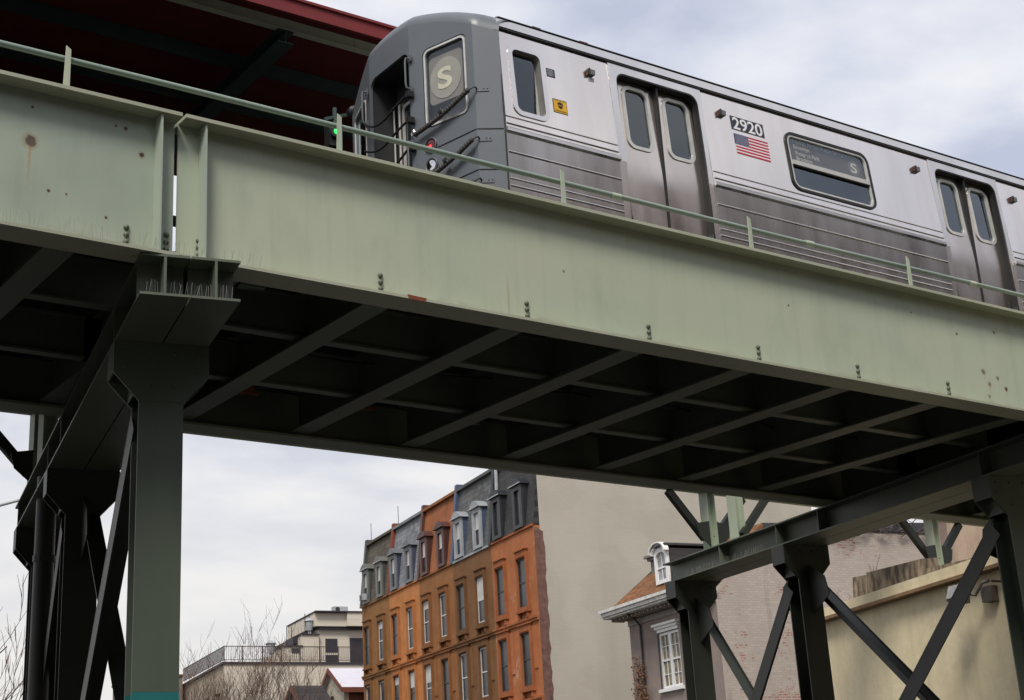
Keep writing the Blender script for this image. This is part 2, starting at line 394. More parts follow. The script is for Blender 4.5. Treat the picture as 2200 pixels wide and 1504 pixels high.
bolt_mb0 = None
def span(xn0, xn1, xf0, xf1, beams, boltx, label, spots, mw, seed, stiff=()):
    base = (xn0, 13.5, ZB)
    t = thing('bridge_span', label, 'railway bridge', base)
    rm = rusty('span_web_paint'+str(seed), *mw, spots, seed, base)
    wb = part('near_girder', MB().box(xn0, xn1, 11.07, 11.086, ZB+0.03, ZT-0.035), rm, t)
    part('top_flange', MB().box(xn0, xn1, 10.90, 11.26, ZT-0.034, ZT), edge_rust, wb)
    part('bottom_flange', MB().box(xn0, xn1, 10.92, 11.24, ZB, ZB+0.029), edge_rust, wb)
    if stiff:
        for x in stiff: part('stiffener', MB().box(x, x+0.018, 10.925, 11.069, ZB+0.03, ZT-0.036), green2, wb)
    bm_ = MB().lathe((0, 0, 0), (0, -1, 0), [(0, 0.026), (0.010, 0.026), (0.018, 0.022), (0.026, 0.012), (0.029, 0.002)], 10)
    me = mesh_of('bolt', bm_, green_d, None, True)
    zs = ((4.925, 4.860, 4.795))
    for x in boltx:
        for z in zs:
            o = bpy.data.objects.new('bolt', me); C.objects.link(o); o.parent = wb; o.location = Vector((x, 11.07, z))-Vector(base)
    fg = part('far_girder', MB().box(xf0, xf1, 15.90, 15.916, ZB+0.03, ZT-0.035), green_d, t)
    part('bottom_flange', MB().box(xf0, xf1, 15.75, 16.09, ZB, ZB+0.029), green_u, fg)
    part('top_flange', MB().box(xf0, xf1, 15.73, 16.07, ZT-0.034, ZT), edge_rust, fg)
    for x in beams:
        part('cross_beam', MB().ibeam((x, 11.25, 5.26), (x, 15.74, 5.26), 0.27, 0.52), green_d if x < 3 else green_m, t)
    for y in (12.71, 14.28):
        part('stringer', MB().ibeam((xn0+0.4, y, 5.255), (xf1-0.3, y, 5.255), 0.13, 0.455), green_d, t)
    nx = 0.45 if xn0 == 4.885 else 0.0
    part('deck', MB().hexa([(xn0+nx, 11.10, 5.262), (xn1, 11.10, 5.262), (xf1, 15.89, 5.262), (xf0, 15.89, 5.262)], [(xn0+nx, 11.10, 5.34), (xn1, 11.10, 5.34), (xf1, 15.89, 5.34), (xf0, 15.89, 5.34)]), deck_shade, t)
    # brackets, conduit and clutter hanging between the beams
    cl = MB(); rnd = random.Random(seed)
    cl.tube([(xn0+0.3, 11.75, 4.98), (xn1-0.3, 11.75, 4.98)], 0.03, 6); cl.tube([(xn0+0.3, 11.9, 5.02), (xn1-0.3, 11.9, 5.02)], 0.02, 6)
    part('conduit', cl, green_d, t)
    for x in beams[:-1]:
        for yy in (11.9, 15.1):
            if rnd.random() < 0.55:
                c = MB(); c.box(x+0.5, x+0.62, yy, yy+0.25, 5.0, 5.255); c.box(x+0.45, x+0.72, yy+0.05, yy+0.12, 4.97, 5.0); part('bracket', c, rustm if rnd.random() < 0.4 else green_d, t)
    for q in range(4):
        yb = (12.1, 13.1, 13.9, 15.2)[q]; pts = []
        for k in range(25):
            xx = xn0+0.5+(xn1-xn0-1.0)*k/24; pts.append((xx, yb+0.05*math.sin(k*0.9+q), 5.16-0.07*abs(math.sin(k*PI/3+q))-0.03*rnd.random()))
        part('cable', MB().tube(pts, 0.014, 5), black, t)
    for x in beams[:-1]:
        for yy in (11.35, 13.3, 15.5):
            if rnd.random() < 0.6:
                zc = 5.0+0.1*rnd.random(); c = MB().tube([(x+0.35, yy, 5.25), (x+0.37, yy, zc), (x+0.45, yy+0.03, zc-0.06), (x+0.5, yy+0.02, zc)], 0.018, 6)
                part('hanger', c, rustm if rnd.random() < 0.5 else alum, t)
    for x, z0 in ((xn0+2.25, ZB-0.004),): part('rust_scale', MB().prism([(x, 10.915, ZB-0.006), (x+0.16, 10.915, ZB-0.006), (x+0.19, 10.915, ZB+0.03), (x-0.02, 10.915, ZB+0.036)], (0, 0.004, 0)), rustm, wb)
    ties = MB()
    x = xn0+0.3
    while x < xn1:
        ties.box(x, x+0.2, 12.3, 14.7, 5.342, 5.40); x += 0.5
    part('sleepers', ties, tie_m, t, kind='stuff')
    for y in (12.74, 14.24):
        part('rail', MB().box(xn0, xf1-0.3, y-0.036, y+0.036, 5.402, 5.465), rustm, t)
    return t
main_beams = [7.05+1.57*k-0.0 for k in range(-1, 7)]
span(4.885, 17.30, 6.06, 18.45, main_beams, [5.09+0.0, 6.92+0.0]+[8.60+1.567*k for k in range(6)],
     'pale green plate girder railway bridge span carrying the silver train over the street',
     [(15.60, 5.17, 0.03, 0.16), (15.68, 5.02, 0.026, 0.12), (15.86, 5.12, 0.022, 0.14), (15.99, 5.0, 0.024, 0.12), (15.64, 4.86, 0.018, 0.06), (15.94, 5.73, 0.02, 0.02), (9.1, 5.35, 0.012, 0), (12.3, 5.5, 0.012, 0), (15.2, 5.6, 0.015, 0.05), (14.4, 5.75, 0.012, 0.06)],
     (G_A, G_B), 3, (5.08,))
span(-9.0, 4.85, -9.0, 6.02, [-8.6+1.57*k for k in range(9)], [4.43-0.0, 4.79-0.0, 3.1, 1.55, 0.0],
     'pale green plate girder bridge span with large rust spot, left of the expansion gap',
     [(3.575, 5.528, 0.045, 0.42), (4.40, 5.835, 0.014, 0), (4.55, 5.62, 0.022, 0.05), (4.31, 5.84, 0.010, 0), (3.58, 5.84, 0.011, 0), (3.75, 5.12, 0.012, 0.03), (3.9, 5.12, 0.010, 0), (4.25, 4.98, 0.012, 0), (2.2, 5.2, 0.014, 0.05), (3.1, 5.75, 0.012, 0)],
     ((0.33, 0.39, 0.31, 1), (0.37, 0.42, 0.33, 1)), 8, (4.665,))
span(17.34, 30.0, 18.49, 31.2, [18.2+1.57*k for k in range(8)], [18.6+1.567*k for k in range(7)],
     'pale green plate girder bridge span beyond the right hand steel bent', [], (G_A, G_B), 14)
# handrail along the near girder
hr = thing('handrail', 'pipe handrail on flat green posts along the top of the near girder', 'handrail', (3.81, 11.0, ZT))
part('pipe', MB().tube([(-8, 10.99, 6.305), (5.0, 10.99, 6.31), (8.0, 10.99, 6.298), (12.6, 10.99, 6.285), (16, 10.99, 6.293), (22, 10.99, 6.29)], 0.027, 12), pipe_m, hr, True)
for xx in (9.75, 12.62, 15.5):
    part('pipe_coupling', MB().tube([(xx, 10.99, 6.289), (xx+0.12, 10.99, 6.289)], 0.034, 12), green, hr, True)
for k in range(-4, 7):
    x = 3.81+2.622*k
    p = MB(); p.prism([(x-0.028, 10.925, ZT), (x+0.028, 10.925, ZT), (x+0.028, 10.925, ZT+0.355), (x-0.015, 10.925, ZT+0.385)], (0, 0.012, 0))
    p.box(x+0.018, x+0.028, 10.938, 10.975, ZT+0.001, ZT+0.31)
    part('post', p, green, hr)
# bird spikes: one strip on the girder's bottom flange
gray_s = plain('dull_spike_gray', (0.30, 0.30, 0.28, 1), 0.6)
def spikes(name, pts_fn, n, label, base, street=False, h=0.13):
    rnd = random.Random(n); mb = MB()
    for i in range(n):
        p = Vector(pts_fn(i/(n-1))); q = p+Vector((rnd.uniform(-0.03, 0.03), rnd.uniform(-0.04, 0.01), h*rnd.uniform(0.8, 1.1)))
        mb.tube([p, q], 0.0015, 3, False)
    mb.bar(Vector(pts_fn(0))+Vector((0, 0, 0.003)), Vector(pts_fn(1))+Vector((0, 0, 0.003)), 0.02, 0.006)
    return single(name, mb, gray_s, label, 'bird spikes', base, street, 'bird spike strips')
spikes('bird_spike_strip', lambda t: (1.0+4.62*t, 10.97, ZB+0.031), 150, 'row of thin bird spikes along the bottom edge of the left girder', (1.0, 10.97, ZB+0.03))

# ================================================================== STEEL BENTS (street frame: n across, s along)
teal = plain('teal_paint', srgb(20, 95, 95), 0.5)
def TH0(name, label, cat, base): return thing(name, label, cat, base, True)
def bent(n0, s0, s1, cols, label, mat, foot=False, gird=(), capmat=None):
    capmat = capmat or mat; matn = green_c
    base = (n0, s0, GZ)
    t = thing('steel_bent', label, 'bridge bent', base, street=True)
    zt, zc = ZB-0.002, 4.32
    for k in (-0.215, 0.215):
        cb_ = part('cap_beam', MB().ibeam((n0+k, s0, zt), (n0+k, s1, zt), 0.415, zt-zc, 0.022, 0.022), capmat, t)
        for sv in gird:
            for sd_ in (-1, 1):
                x0 = n0+k+sd_*0.012; part('stiffener', MB().box(x0, x0+sd_*0.185, sv, sv+0.016, zc+0.023, zt-0.023), capmat, cb_)
    for (c0, c1) in cols:
        w = 0.2
        cm = MB()
        zl = 1.25 if foot and c0 == cols[0][0] else GZ+0.35
        cm.box(n0-w, n0+w, c0, c0+0.022, zl, zc-0.3); cm.box(n0-w, n0+w, c1-0.022, c1, zl, zc-0.3); cm.box(n0-0.011, n0+0.011, c0+0.023, c1-0.023, zl, zc-0.01)
        near = c0 == cols[0][0]
        co_ = part('column', cm, matn if near else mat, t)
        if zl > 1:
            f = MB(); f.box(n0-w, n0+w, c0, c0+0.022, GZ+0.35, zl-0.001); f.box(n0-w, n0+w, c1-0.022, c1, GZ+0.35, zl-0.001); f.box(n0-0.011, n0+0.011, c0+0.023, c1-0.023, GZ+0.35, zl-0.001)
            part('painted_foot', f, teal, co_)
        hd = MB()
        shape = [(n0-0.43, zc-0.002), (n0+0.43, zc-0.002), (n0+0.43, zc-0.30), (n0+w, zc-0.55), (n0-w, zc-0.55), (n0-0.43, zc-0.30)]
        for s in (c0-0.004, c1-0.022): hd.prism([(a, s, z) for a, z in shape], (0, 0.026, 0))
        for sgn in (-1, 1):
            hd.box(n0+sgn*0.43, n0+sgn*0.412, c0+0.023, c1-0.023, zc-0.30, zc-0.003)
            hd.box(n0+sgn*0.25, n0+sgn*0.235, c0+0.023, c1-0.023, zc-0.5, zc-0.003)
        part('column_head', hd, matn if near else mat, t)
        for q, zq in ((-0.33, zc-0.1), (-0.11, zc-0.1), (0.11, zc-0.1), (0.33, zc-0.1), (-0.33, zc-0.24), (0.33, zc-0.24), (-0.11, zc-0.4), (0.11, zc-0.4)):
            part('bolt', MB().lathe((n0+q, c0-0.004, zq), (0, -1, 0), [(0, 0.02), (0.012, 0.018), (0.016, 0.006)], 8), matn if near else mat, t)
        part('footing', MB().box(n0-0.45, n0+0.45, c0-0.3, c1+0.3, GZ-0.14, GZ+0.35), concrete, t)
    for (a, b) in zip(cols[:-1], cols[1:]):
        sa, sb = a[1], b[0]
        for q, (p0, p1) in enumerate((((n0, sa-0.05, 3.80), (n0, sb+0.1, -0.25)), ((n0+0.0, sb+0.05, 3.80), (n0+0.0, sa-0.1, -0.25)))):
            br = MB(); p0, p1 = Vector(p0), Vector(p1)
            o_ = Vector((0.105 if q else -0.105, 0, 0)); br.bar(p0+o_, p1+o_, 0.20, 0.02, (0, 0, 1)); br.bar(p0+o_+Vector((0.09 if q else -0.09, 0, -0.14)), p1+o_+Vector((0.09 if q else -0.09, 0, -0.14)), 0.018, 0.25, (0, 0, 1))
            part('cross_brace', br, mat, t)
        for s, sg in ((sa, 1), (sb, -1)):
            part('gusset', MB().prism([(n0-0.007, s, 4.0), (n0-0.007, s+sg*0.42, 3.75), (n0-0.007, s+sg*0.5, 3.45), (n0-0.007, s, 3.2)], (0.014, 0, 0)), mat, t)
    return t
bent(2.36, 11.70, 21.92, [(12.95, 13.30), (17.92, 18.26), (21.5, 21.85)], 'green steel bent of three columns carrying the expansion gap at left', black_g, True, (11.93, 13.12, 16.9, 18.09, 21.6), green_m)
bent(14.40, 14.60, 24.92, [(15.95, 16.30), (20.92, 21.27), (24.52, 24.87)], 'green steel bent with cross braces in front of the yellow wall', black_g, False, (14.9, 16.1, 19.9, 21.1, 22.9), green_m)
dp = TH0('drain_pipe', 'dark drain pipe running down between the rear columns of the left bent', 'pipe', (2.12, 19.6, GZ))
part('pipe', MB().tube([(2.12, 19.6, 4.6), (2.12, 19.6, GZ)], 0.13, 12), black_g, dp, True)
for z in (3.5, 1.5, -0.4): part('clamp', MB().tube([(2.12, 19.6, z), (2.12, 19.6, z+0.08)], 0.145, 12), black_g, dp)
part('side_conduit', MB().tube([(2.33, 19.5, 4.5), (2.36, 19.5, 2.0), (2.33, 19.5, GZ)], 0.05, 8), black_g, dp)
spikes('bird_spike_strip', lambda t: (14.03, 21.6+3.2*t, 4.345), 110, 'row of bird spikes standing inside the cap beam before the white dormer', (14.03, 21.6, 4.34), True, 0.11)
spikes('bird_spike_strip', lambda t: (2.0+0.72*t, 11.76, 4.345), 30, 'short row of bird spikes in the open end of the left cap beam', (2.0, 11.76, 4.34), True, 0.12)
# ================================================================== PLATFORM AND CANOPY
pf = thing('station_platform', 'dark raised station platform on short posts behind the bridge', 'platform', (10, 20, ZB))
part('platform_slab', MB().box(-9, 14, 15.35, 21.2, 6.35, 6.62).box(14.001, 30, 19.4, 20.6, 6.35, 6.62), deck_shade, pf)
for y, xe in ((16.9, 13.9), (20.0, 30)): part('platform_girder', MB().ibeam((-9, y, 6.34), (xe, y, 6.34), 0.22, 0.51), green_d if y < 18 else green, pf)
for (x, y) in ((6.80, 20.0), (19.42, 20.0), (25.62, 20.0), (19.22, 19.1), (6.62, 19.1), (31.9-3, 20.0)):
    zb_ = ZB+0.001 if x < 22 else 4.3
    p = MB(); p.box(x-0.10, x-0.08, y-0.1, y+0.1, zb_, 5.825); p.box(x+0.08, x+0.10, y-0.1, y+0.1, zb_, 5.825); p.box(x-0.079, x+0.079, y-0.007, y+0.007, zb_, 5.825)
    po = part('post', p, green, pf)
    if y == 20.0:
        for sg in (-1, 1):
            part('knee_brace', MB().bar((x+sg*0.12, y+0.02, 4.98), (x+sg*0.92, y+0.02, 5.80), 0.10, 0.14), black_g, pf)
            part('gusset', MB().prism([(x+sg*0.10, y-0.11, 4.80), (x+sg*0.36, y-0.11, 5.0), (x+sg*0.42, y-0.11, 5.22), (x+sg*0.10, y-0.11, 5.28)], (0, 0.012, 0)), black_g, pf)
    else:
        part('knee_brace', MB().bar((x, y-0.1, 4.85), (x+0.9, y-0.1, 5.8), 0.10, 0.12), black_g, pf)
cn = thing('station_canopy', 'dark red platform canopy on green steel beams at top left', 'canopy', (3, 19.5, 6.62))
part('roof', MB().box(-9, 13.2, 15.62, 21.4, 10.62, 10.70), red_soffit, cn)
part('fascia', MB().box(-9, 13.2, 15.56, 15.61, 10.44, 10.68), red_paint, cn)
part('gutter_lip', MB().box(-9, 13.2, 15.53, 15.555, 10.64, 10.68), red_paint, cn)
eb = MB(); eb.box(-9, 13.2, 16.0, 16.012, 10.45, 10.615); eb.box(-9, 13.2, 15.95, 16.06, 10.435, 10.449)
part('eave_beam', eb, green, cn)
for k in range(-2, 3):
    x = 8.60+4.7*(k-1)+0.0
    if x > 13: continue
    part('cross_beam', MB().ibeam((x, 15.97, 10.43), (x, 21.3, 10.43), 0.24, 0.20, 0.015, 0.014), dark_green, cn)
    part('canopy_post', MB().ibeam((x+1.7, 19.3, 6.63), (x+1.7, 19.3, 10.22), 0.18, 0.2, up=(1, 0, 0)), dark_green, cn)
for y in (17.2, 18.4, 19.6): part('purlin', MB().box(-9, 13.2, y, y+0.12, 10.44, 10.61), dark_green, cn)
for (xa, xb, za, zb2) in ((-9, 8.7, 6.63, 10.43), (10.0, 13.2, 6.63, 10.43), (8.701, 9.999, 6.63, 9.0), (8.701, 9.999, 9.45, 9.62)): part('windscreen_wall', MB().box(xa, xb, 20.8, 20.86, za, zb2), dark_green, cn)
part('bay_mullion', MB().box(9.6, 9.64, 20.79, 20.87, 9.001, 10.42), dark_green, cn)
# signal
sg_ = thing('track_signal', 'small track signal glowing green beside the front of the train', 'signal', (9.0, 15.5, 6.62))
part('post', MB().tube([(9.06, 15.5, 6.62), (9.06, 15.5, 9.15)], 0.03, 8), dark_green, sg_)
part('housing', MB().box(8.93, 9.13, 15.42, 15.56, 8.56, 8.88), black, sg_)
part('hood', MB().lathe((9.03, 15.43, 8.735), (-0.4, -0.9, -0.1), [(0, 0.075), (0.01, 0.075), (0.10, 0.07)], 12), black, sg_)
part('lens', MB().lathe((8.99, 15.325, 8.725), (-0.4, -0.9, -0.1), [(0, 0.042), (0.012, 0.036), (0.018, 0.012)], 12), emit('green_signal_light', (0.02, 0.9, 0.12, 1), 1.6), sg_)
part('bracket', MB().bar((8.9, 15.5, 8.95), (9.25, 15.5, 9.1), 0.04, 0.04), dark_green, sg_)
part('lamp_head', MB().lathe((9.28, 15.42, 9.1), (-0.3, -0.9, -0.2), [(0, 0.08), (0.12, 0.07), (0.14, 0.03)], 12), black, sg_)

# ================================================================== TRAIN
TY, TZF = 11.96, 6.64          # near side plane, floor level
tr = thing('subway_train', 'silver subway car with gray front and round S sign on the bridge', 'train', (9.2, 13.49, 5.47))
def side(u, v, w):
    lean = 0.07*(v-7.33) if v > 7.33 else 0
    return (u, TY+w+lean, v)
L0, L1 = 9.17, 31.9
doors = [10.79+5.70*k for k in range(4)]           # portal starts, each 1.48 wide
segs = []; a = L0
for dd in doors: segs.append((a, dd)); a = dd+1.48
segs.append((a, L1))
wins = []
for i, (a, b) in enumerate(segs):
    if i == 0: wins.append((9.36, 9.76, 7.62, 8.43, 0.07))
    elif i == 4: wins.append((b-0.72, b-0.3, 7.62, 8.43, 0.07))
    else: c = (a+b)/2+0.06; wins.append((c-0.755, c+0.755, 7.59, 8.39, 0.13))
body = MB()
for (a, b), wn in zip(segs, wins):
    body.merge(holed([(a, 7.33), (b, 7.33), (b, 8.64), (a, 8.64)], [rrect(*wn)], 0.03, side))
body = part('body_side', body, steel_hi, tr)
low = MB()
for (a, b) in segs: low.box(a, b, TY, TY+0.04, 6.36, 7.329)
part('lower_body_side', low, steel_lo, body)
bd = MB()
for (a, b) in segs:
    for z, r in ((7.515, 0.010), (7.425, 0.013), (7.075, 0.013), (6.835, 0.012), (6.755, 0.012), (6.67, 0.012)):
        yy = TY+(0.07*(z-7.33) if z > 7.33 else 0); bd.tube([(a+0.01, yy, z), (b-0.01, yy, z)], r, 8)
    bd.prism([(a, TY-0.03, 7.32), (a, TY-0.03, 7.355), (a, TY+0.002, 7.385), (a, TY-0.001, 7.30)], (b-a, 0, 0))
part('fluting', bd, bead_m, body, True)
for dd in doors:
    ds_ = part('door_surround', holed([(dd+0.002, 7.33), (dd+0.11, 7.33)]+rrect(dd+0.11, dd+1.41, 6.55, 8.535, 0.13)[6:12][::-1]+rrect(dd+0.11, dd+1.41, 6.55, 8.535, 0.13)[0:6][::-1]+[(dd+1.41, 7.33), (dd+1.478, 7.33), (dd+1.478, 8.642), (dd+0.002, 8.642)], [], 0.03, lambda u, v, w: (u, 11.972+w+0.05*(v-7.33), v)), bead_m, body)
    for qa, qb in ((dd+0.002, dd+0.11), (dd+1.41, dd+1.478)): part('lower_surround', MB().box(qa, qb, 11.972, 12.0, 6.36, 7.329), steel_door, ds_)
# far side, floor, ends: the car is a closed box
bx = MB(); bx.box(L0, L1, 15.0, 15.02, 6.36, 8.7); bx.box(L0, L1, TY+0.05, 14.99, 6.5, 6.6); bx.box(L1, L1+0.02, TY, 15.0, 6.36, 8.8)
part('body_shell', bx, steel_hi, tr)
inn = MB(); inn.box(L0+0.05, L1-0.05, 14.9, 14.95, 6.62, 8.6); inn.box(L0+0.05, L1-0.05, TY+0.3, 14.88, 8.62, 8.64); inn.box(L0+1.4, L0+1.45, TY+0.16, 14.88, 6.62, 8.6)
part('interior_lining', inn, plain('interior_panel', (0.16, 0.15, 0.14, 1), 0.7), tr)
# roof
rf = MB(); NR = 22; rows = []
def crown(y): u = (y-13.49)/1.5; return 8.765+0.49*(1-u*u)
for k in range(NR+1):
    y = 12.03+(14.96-12.03)*k/NR; rows.append((y, crown(y)))
b = len(rf.v)
for x in (9.30, L1): rf.v += [Vector((x, y, z)) for y, z in rows]
for k in range(NR): rf.f.append((k, k+1, k+1+NR+1, k+NR+1))
part('roof', rf, steel_lo, tr, True)
lb = MB(); lb.prism([(9.17, 12.045, 8.664), (9.17, 12.02, 8.668), (9.17, 12.028, 8.765), (9.17, 12.075, 8.785), (9.17, 12.075, 8.66)], (L1-9.17, 0, 0))
lbo = part('letterboard', lb, bead_m, tr)
part('drip_rail', MB().box(9.172, L1, 12.024, 12.08, 8.641, 8.659), black, lbo)
part('roof_edge_seal', MB().tube([(9.2, 12.035, 8.788), (L1, 12.035, 8.788)], 0.011, 6), black, lbo)
for x in (9.75, 10.45): part('roof_vent', MB().box(x, x+0.12, 12.10, 12.3, 8.79, 8.86), rustm, lbo)
# windows in the side
for i, wn in enumerate(wins):
    x0, x1, z0, z1, r = wn
    if i in (0, 4):
        wf = part('cab_window', holed(rrect(x0-0.055, x1+0.055, z0-0.055, z1+0.055, r+0.05), [rrect(x0+0.004, x1-0.004, z0+0.004, z1-0.004, r)], 0.012, lambda u, v, w: side(u, v, w-0.0125)), bead_m, tr)
        part('reveal', holed(rrect(x0+0.001, x1-0.001, z0+0.001, z1-0.001, r), [rrect(x0+0.006, x1-0.006, z0+0.006, z1-0.006, r-0.005)], 0.11, lambda u, v, w: side(u, v, w+0.0)), plain('reveal_gray', (0.19, 0.18, 0.17, 1), 0.5), wf)
        part('sash_frame', holed(rrect(x0+0.01, x1-0.01, z0+0.01, z1-0.03, r*0.7), [rrect(x0+0.045, x1-0.05, z0+0.04, z1-0.07, 0.04)], 0.02, lambda u, v, w: side(u, v, w+0.09)), alum, wf)
        part('pane', MB().box(x0+0.04, x1-0.045, TY+0.125, TY+0.13, z0+0.035, z1-0.065), glass_t, wf)
        part('blind', MB().box(x0+0.03, x1-0.04, TY+0.17, TY+0.175, z0+0.03, z1-0.05), plain('purple_gray_blind', (0.06, 0.052, 0.066, 1), 0.8), wf)
    else:
        rb = part('side_window', holed(rrect(x0-0.022, x1+0.022, z0-0.022, z1+0.022, r+0.02), [rrect(x0+0.012, x1-0.012, z0+0.012, z1-0.012, r-0.012)], 0.016, lambda u, v, w: side(u, v, w-0.0165)), black, tr)
        part('window_frame', holed(rrect(x0+0.013, x1-0.013, z0+0.013, z1-0.013, r-0.013), [rrect(x0+0.045, x1-0.045, z0+0.04, z1-0.04, r-0.04)], 0.03, lambda u, v, w: side(u, v, w-0.006)), alum, rb)
        zb_ = 7.965
        part('transom_bar', MB().box(x0+0.044, x1-0.044, TY+0.018, TY+0.06, zb_-0.03, zb_+0.03), alum, rb)
        part('transom_seal', MB().box(x0+0.044, x1-0.044, TY+0.022, TY+0.05, zb_-0.044, zb_-0.0305), black, rb)
        part('upper_pane', MB().prism([(x0+0.04, TY+0.066, zb_+0.03), (x1-0.04, TY+0.066, zb_+0.03), (x1-0.04, TY+0.086, z1-0.035), (x0+0.04, TY+0.086, z1-0.035)], (0, 0.004, 0)), glass_sign, rb)
        part('lower_pane', MB().prism([(x0+0.04, TY+0.04, z0+0.035), (x1-0.04, TY+0.04, z0+0.035), (x1-0.04, TY+0.056, zb_-0.03), (x0+0.04, TY+0.056, zb_-0.03)], (0, 0.004, 0)), glass_t, rb)
        if i in (1, 2, 3):
            sm = part('destination_sign', MB().prism([(x0+0.03, TY+0.105, zb_-0.0), (x1-0.03, TY+0.105, zb_-0.0), (x1-0.03, TY+0.125, z1-0.02), (x0+0.03, TY+0.125, z1-0.02)], (0, 0.01, 0)), plain('sign_roll_brown', (0.10, 0.088, 0.078, 1), 0.7, var=0.1), rb)
            txt = plain('sign_lettering', (0.62, 0.60, 0.56, 1), 0.7, var=0.05)
            for body_, dx_, zz, wd in (('Franklin Avenue-Fulton Street', 0.19, 8.300, 0.93), ('Brooklyn', 0.19, 8.225, 0.29), ('Prospect Park', 0.21, 8.135, 0.44), ('Brooklyn', 0.21, 8.06, 0.29)):
                part('lettering', text_mb(body_, 0.082, lambda u, v, w, dx_=dx_, zz=zz: (x0+dx_+u, TY+0.100-w+0.055*(zz+v-7.965)*1.0, zz+v), 0.001, 0.0022, width=wd), txt, sm)
            cx, cz = x1-0.22, 8.175
            part('route_disc', MB().lathe((cx, TY+0.1130, cz), (0, -1, 0.0), [(0, 0.105), (0.006, 0.105)], 24), plain('route_disc_gray', (0.20, 0.20, 0.185, 1), 0.7), sm)
            part('lettering', text_mb('S', 0.19, lambda u, v, w: (cx-0.058+u, TY+0.1055-w, cz-0.066+v), 0.001, 0.004, width=0.115), plain('sign_letter_cream', (0.85, 0.82, 0.72, 1), 0.7), sm)
# doors
for dd in doors:
    for k, (a, b, wa, wb) in enumerate(((dd+0.10, dd+0.765, dd+0.285, dd+0.665), (dd+0.80, dd+1.43, dd+0.925, dd+1.315))):
        y0 = 12.075
        ln_ = lambda z: 0.0 if z < 7.15 else ((z-7.15)**2*0.092 if z < 7.45 else 0.00828+(z-7.45)*0.0552)
        up_ = holed([(a, 7.5), (b, 7.5), (b, 8.56), (a, 8.56)], [rrect(wa, wb, 7.625, 8.43, 0.10)], 0.03, lambda u, v, w: (u, y0+w+ln_(v), v))
        zz_ = [6.6, 7.0, 7.15, 7.2, 7.25, 7.3, 7.35, 7.4, 7.45, 7.5]; lw_ = MB()
        lw_.v = [Vector((x, y0+ln_(z), z)) for z in zz_ for x in (a, b)]; lw_.f = [(2*q, 2*q+1, 2*q+3, 2*q+2) for q in range(len(zz_)-1)]
        lf = part('door', up_, steel_door, tr); part('lower_panel', lw_, steel_door, lf, True)
        part('window_frame', holed(rrect(wa-0.022, wb+0.022, 7.603, 8.452, 0.12), [rrect(wa+0.022, wb-0.022, 7.647, 8.408, 0.085)], 0.03, lambda u, v, w: (u, y0-0.014+w+ln_(v), v)), alum, lf)
        part('pane', MB().prism([(wa+0.018, y0+0.018+ln_(7.642), 7.642), (wb-0.018, y0+0.018+ln_(7.642), 7.642), (wb-0.018, y0+0.018+ln_(8.413), 8.413), (wa+0.018, y0+0.018+ln_(8.413), 8.413)], (0, 0.004, 0)), glass_t, lf)
    part('door_seal', MB().box(dd+0.768, dd+0.797, 12.065, 12.11, 6.6, 8.56).box(dd+0.768, dd+0.797, 12.111, 12.16, 7.5, 8.56), black, tr)
    part('door_jamb', holed(rrect(dd+0.111, dd+1.409, 6.551, 8.534, 0.13), [rrect(dd+0.122, dd+1.395, 6.562, 8.515, 0.12)], 0.095, lambda u, v, w: (u, 11.975+w+max(0, v-7.33)*0.05, v)), black, tr)
    part('threshold', MB().box(dd+0.1, dd+1.42, 11.965, 12.06, 6.53, 6.575), black, tr)
# decals
def decal(name, x0, x1, z0, z1, mat, parent, dy_=0.003): return part(name, MB().prism([side(x0, z0, -0.0005-dy_), side(x1, z0, -0.0005-dy_), side(x1, z1, -0.0005-dy_), side(x0, z1, -0.0005-dy_)], (0, dy_, 0)), mat, parent)
navy = plain('decal_navy', srgb(42, 44, 58), 0.5, var=0.05); whited = plain('decal_white', (0.80, 0.79, 0.80, 1), 0.5, var=0.03); redd = plain('decal_red', srgb(190, 16, 58), 0.5, var=0.05); blued = plain('decal_blue', srgb(38, 40, 92), 0.5, var=0.05)
npl = decal('number_plate', 12.735, 13.305, 8.205, 8.400, navy, tr)
part('lettering', text_mb('2920', 0.235, lambda u, v, w: side(12.765+u, 8.222+v, -0.0045-w), 0.0015, 0.0035, width=0.51), whited, npl)
fl = decal('flag_decal', 12.755, 13.335, 7.870, 8.150, whited, tr)
fh = 0.28/13
st = MB()
for k in range(7):
    z1 = 8.150-2*k*fh; x0 = 12.99 if k < 4 else 12.755
    st.prism([side(x0, z1-fh, -0.0055), side(13.335, z1-fh, -0.0055), side(13.335, z1, -0.0055), side(x0, z1, -0.0055)], (0, 0.0015, 0))
part('stripes', st, redd, fl)
ca = decal('canton', 12.755, 12.99, 8.150-7*fh, 8.150, blued, fl, 0.0045)
sr = MB()
for i in range(9):
    for j in range(6 if i % 2 == 0 else 5):
        cx = 12.755+0.0235*(1+2*j-0.15+(i % 2))*0.85; cz = 8.150-7*fh*(i+1)/10
        pts = []
        for q in range(10):
            a = PI/2+q*PI/5; rr = 0.0085 if q % 2 == 0 else 0.0036
            pts.append(side(cx+rr*math.cos(a), cz+rr*math.sin(a), -0.0068))
        sr.prism(pts, (0, 0.001, 0))
part('stars', sr, whited, fl)
bs = decal('notice_sticker', 9.845, 9.965, 8.195, 8.305, navy, tr)
tl = MB()
for k in range(5): tl.prism([side(9.855, 8.212+0.018*k, -0.0045), side(9.93+0.02*(k % 2), 8.212+0.018*k, -0.0045), side(9.93+0.02*(k % 2), 8.219+0.018*k, -0.0045), side(9.855, 8.219+0.018*k, -0.0045)], (0, 0.001, 0))
part('fine_print', tl, gray_p, bs)
ys = decal('courtesy_sticker', 9.885, 10.085, 7.735, 7.915, black, tr)
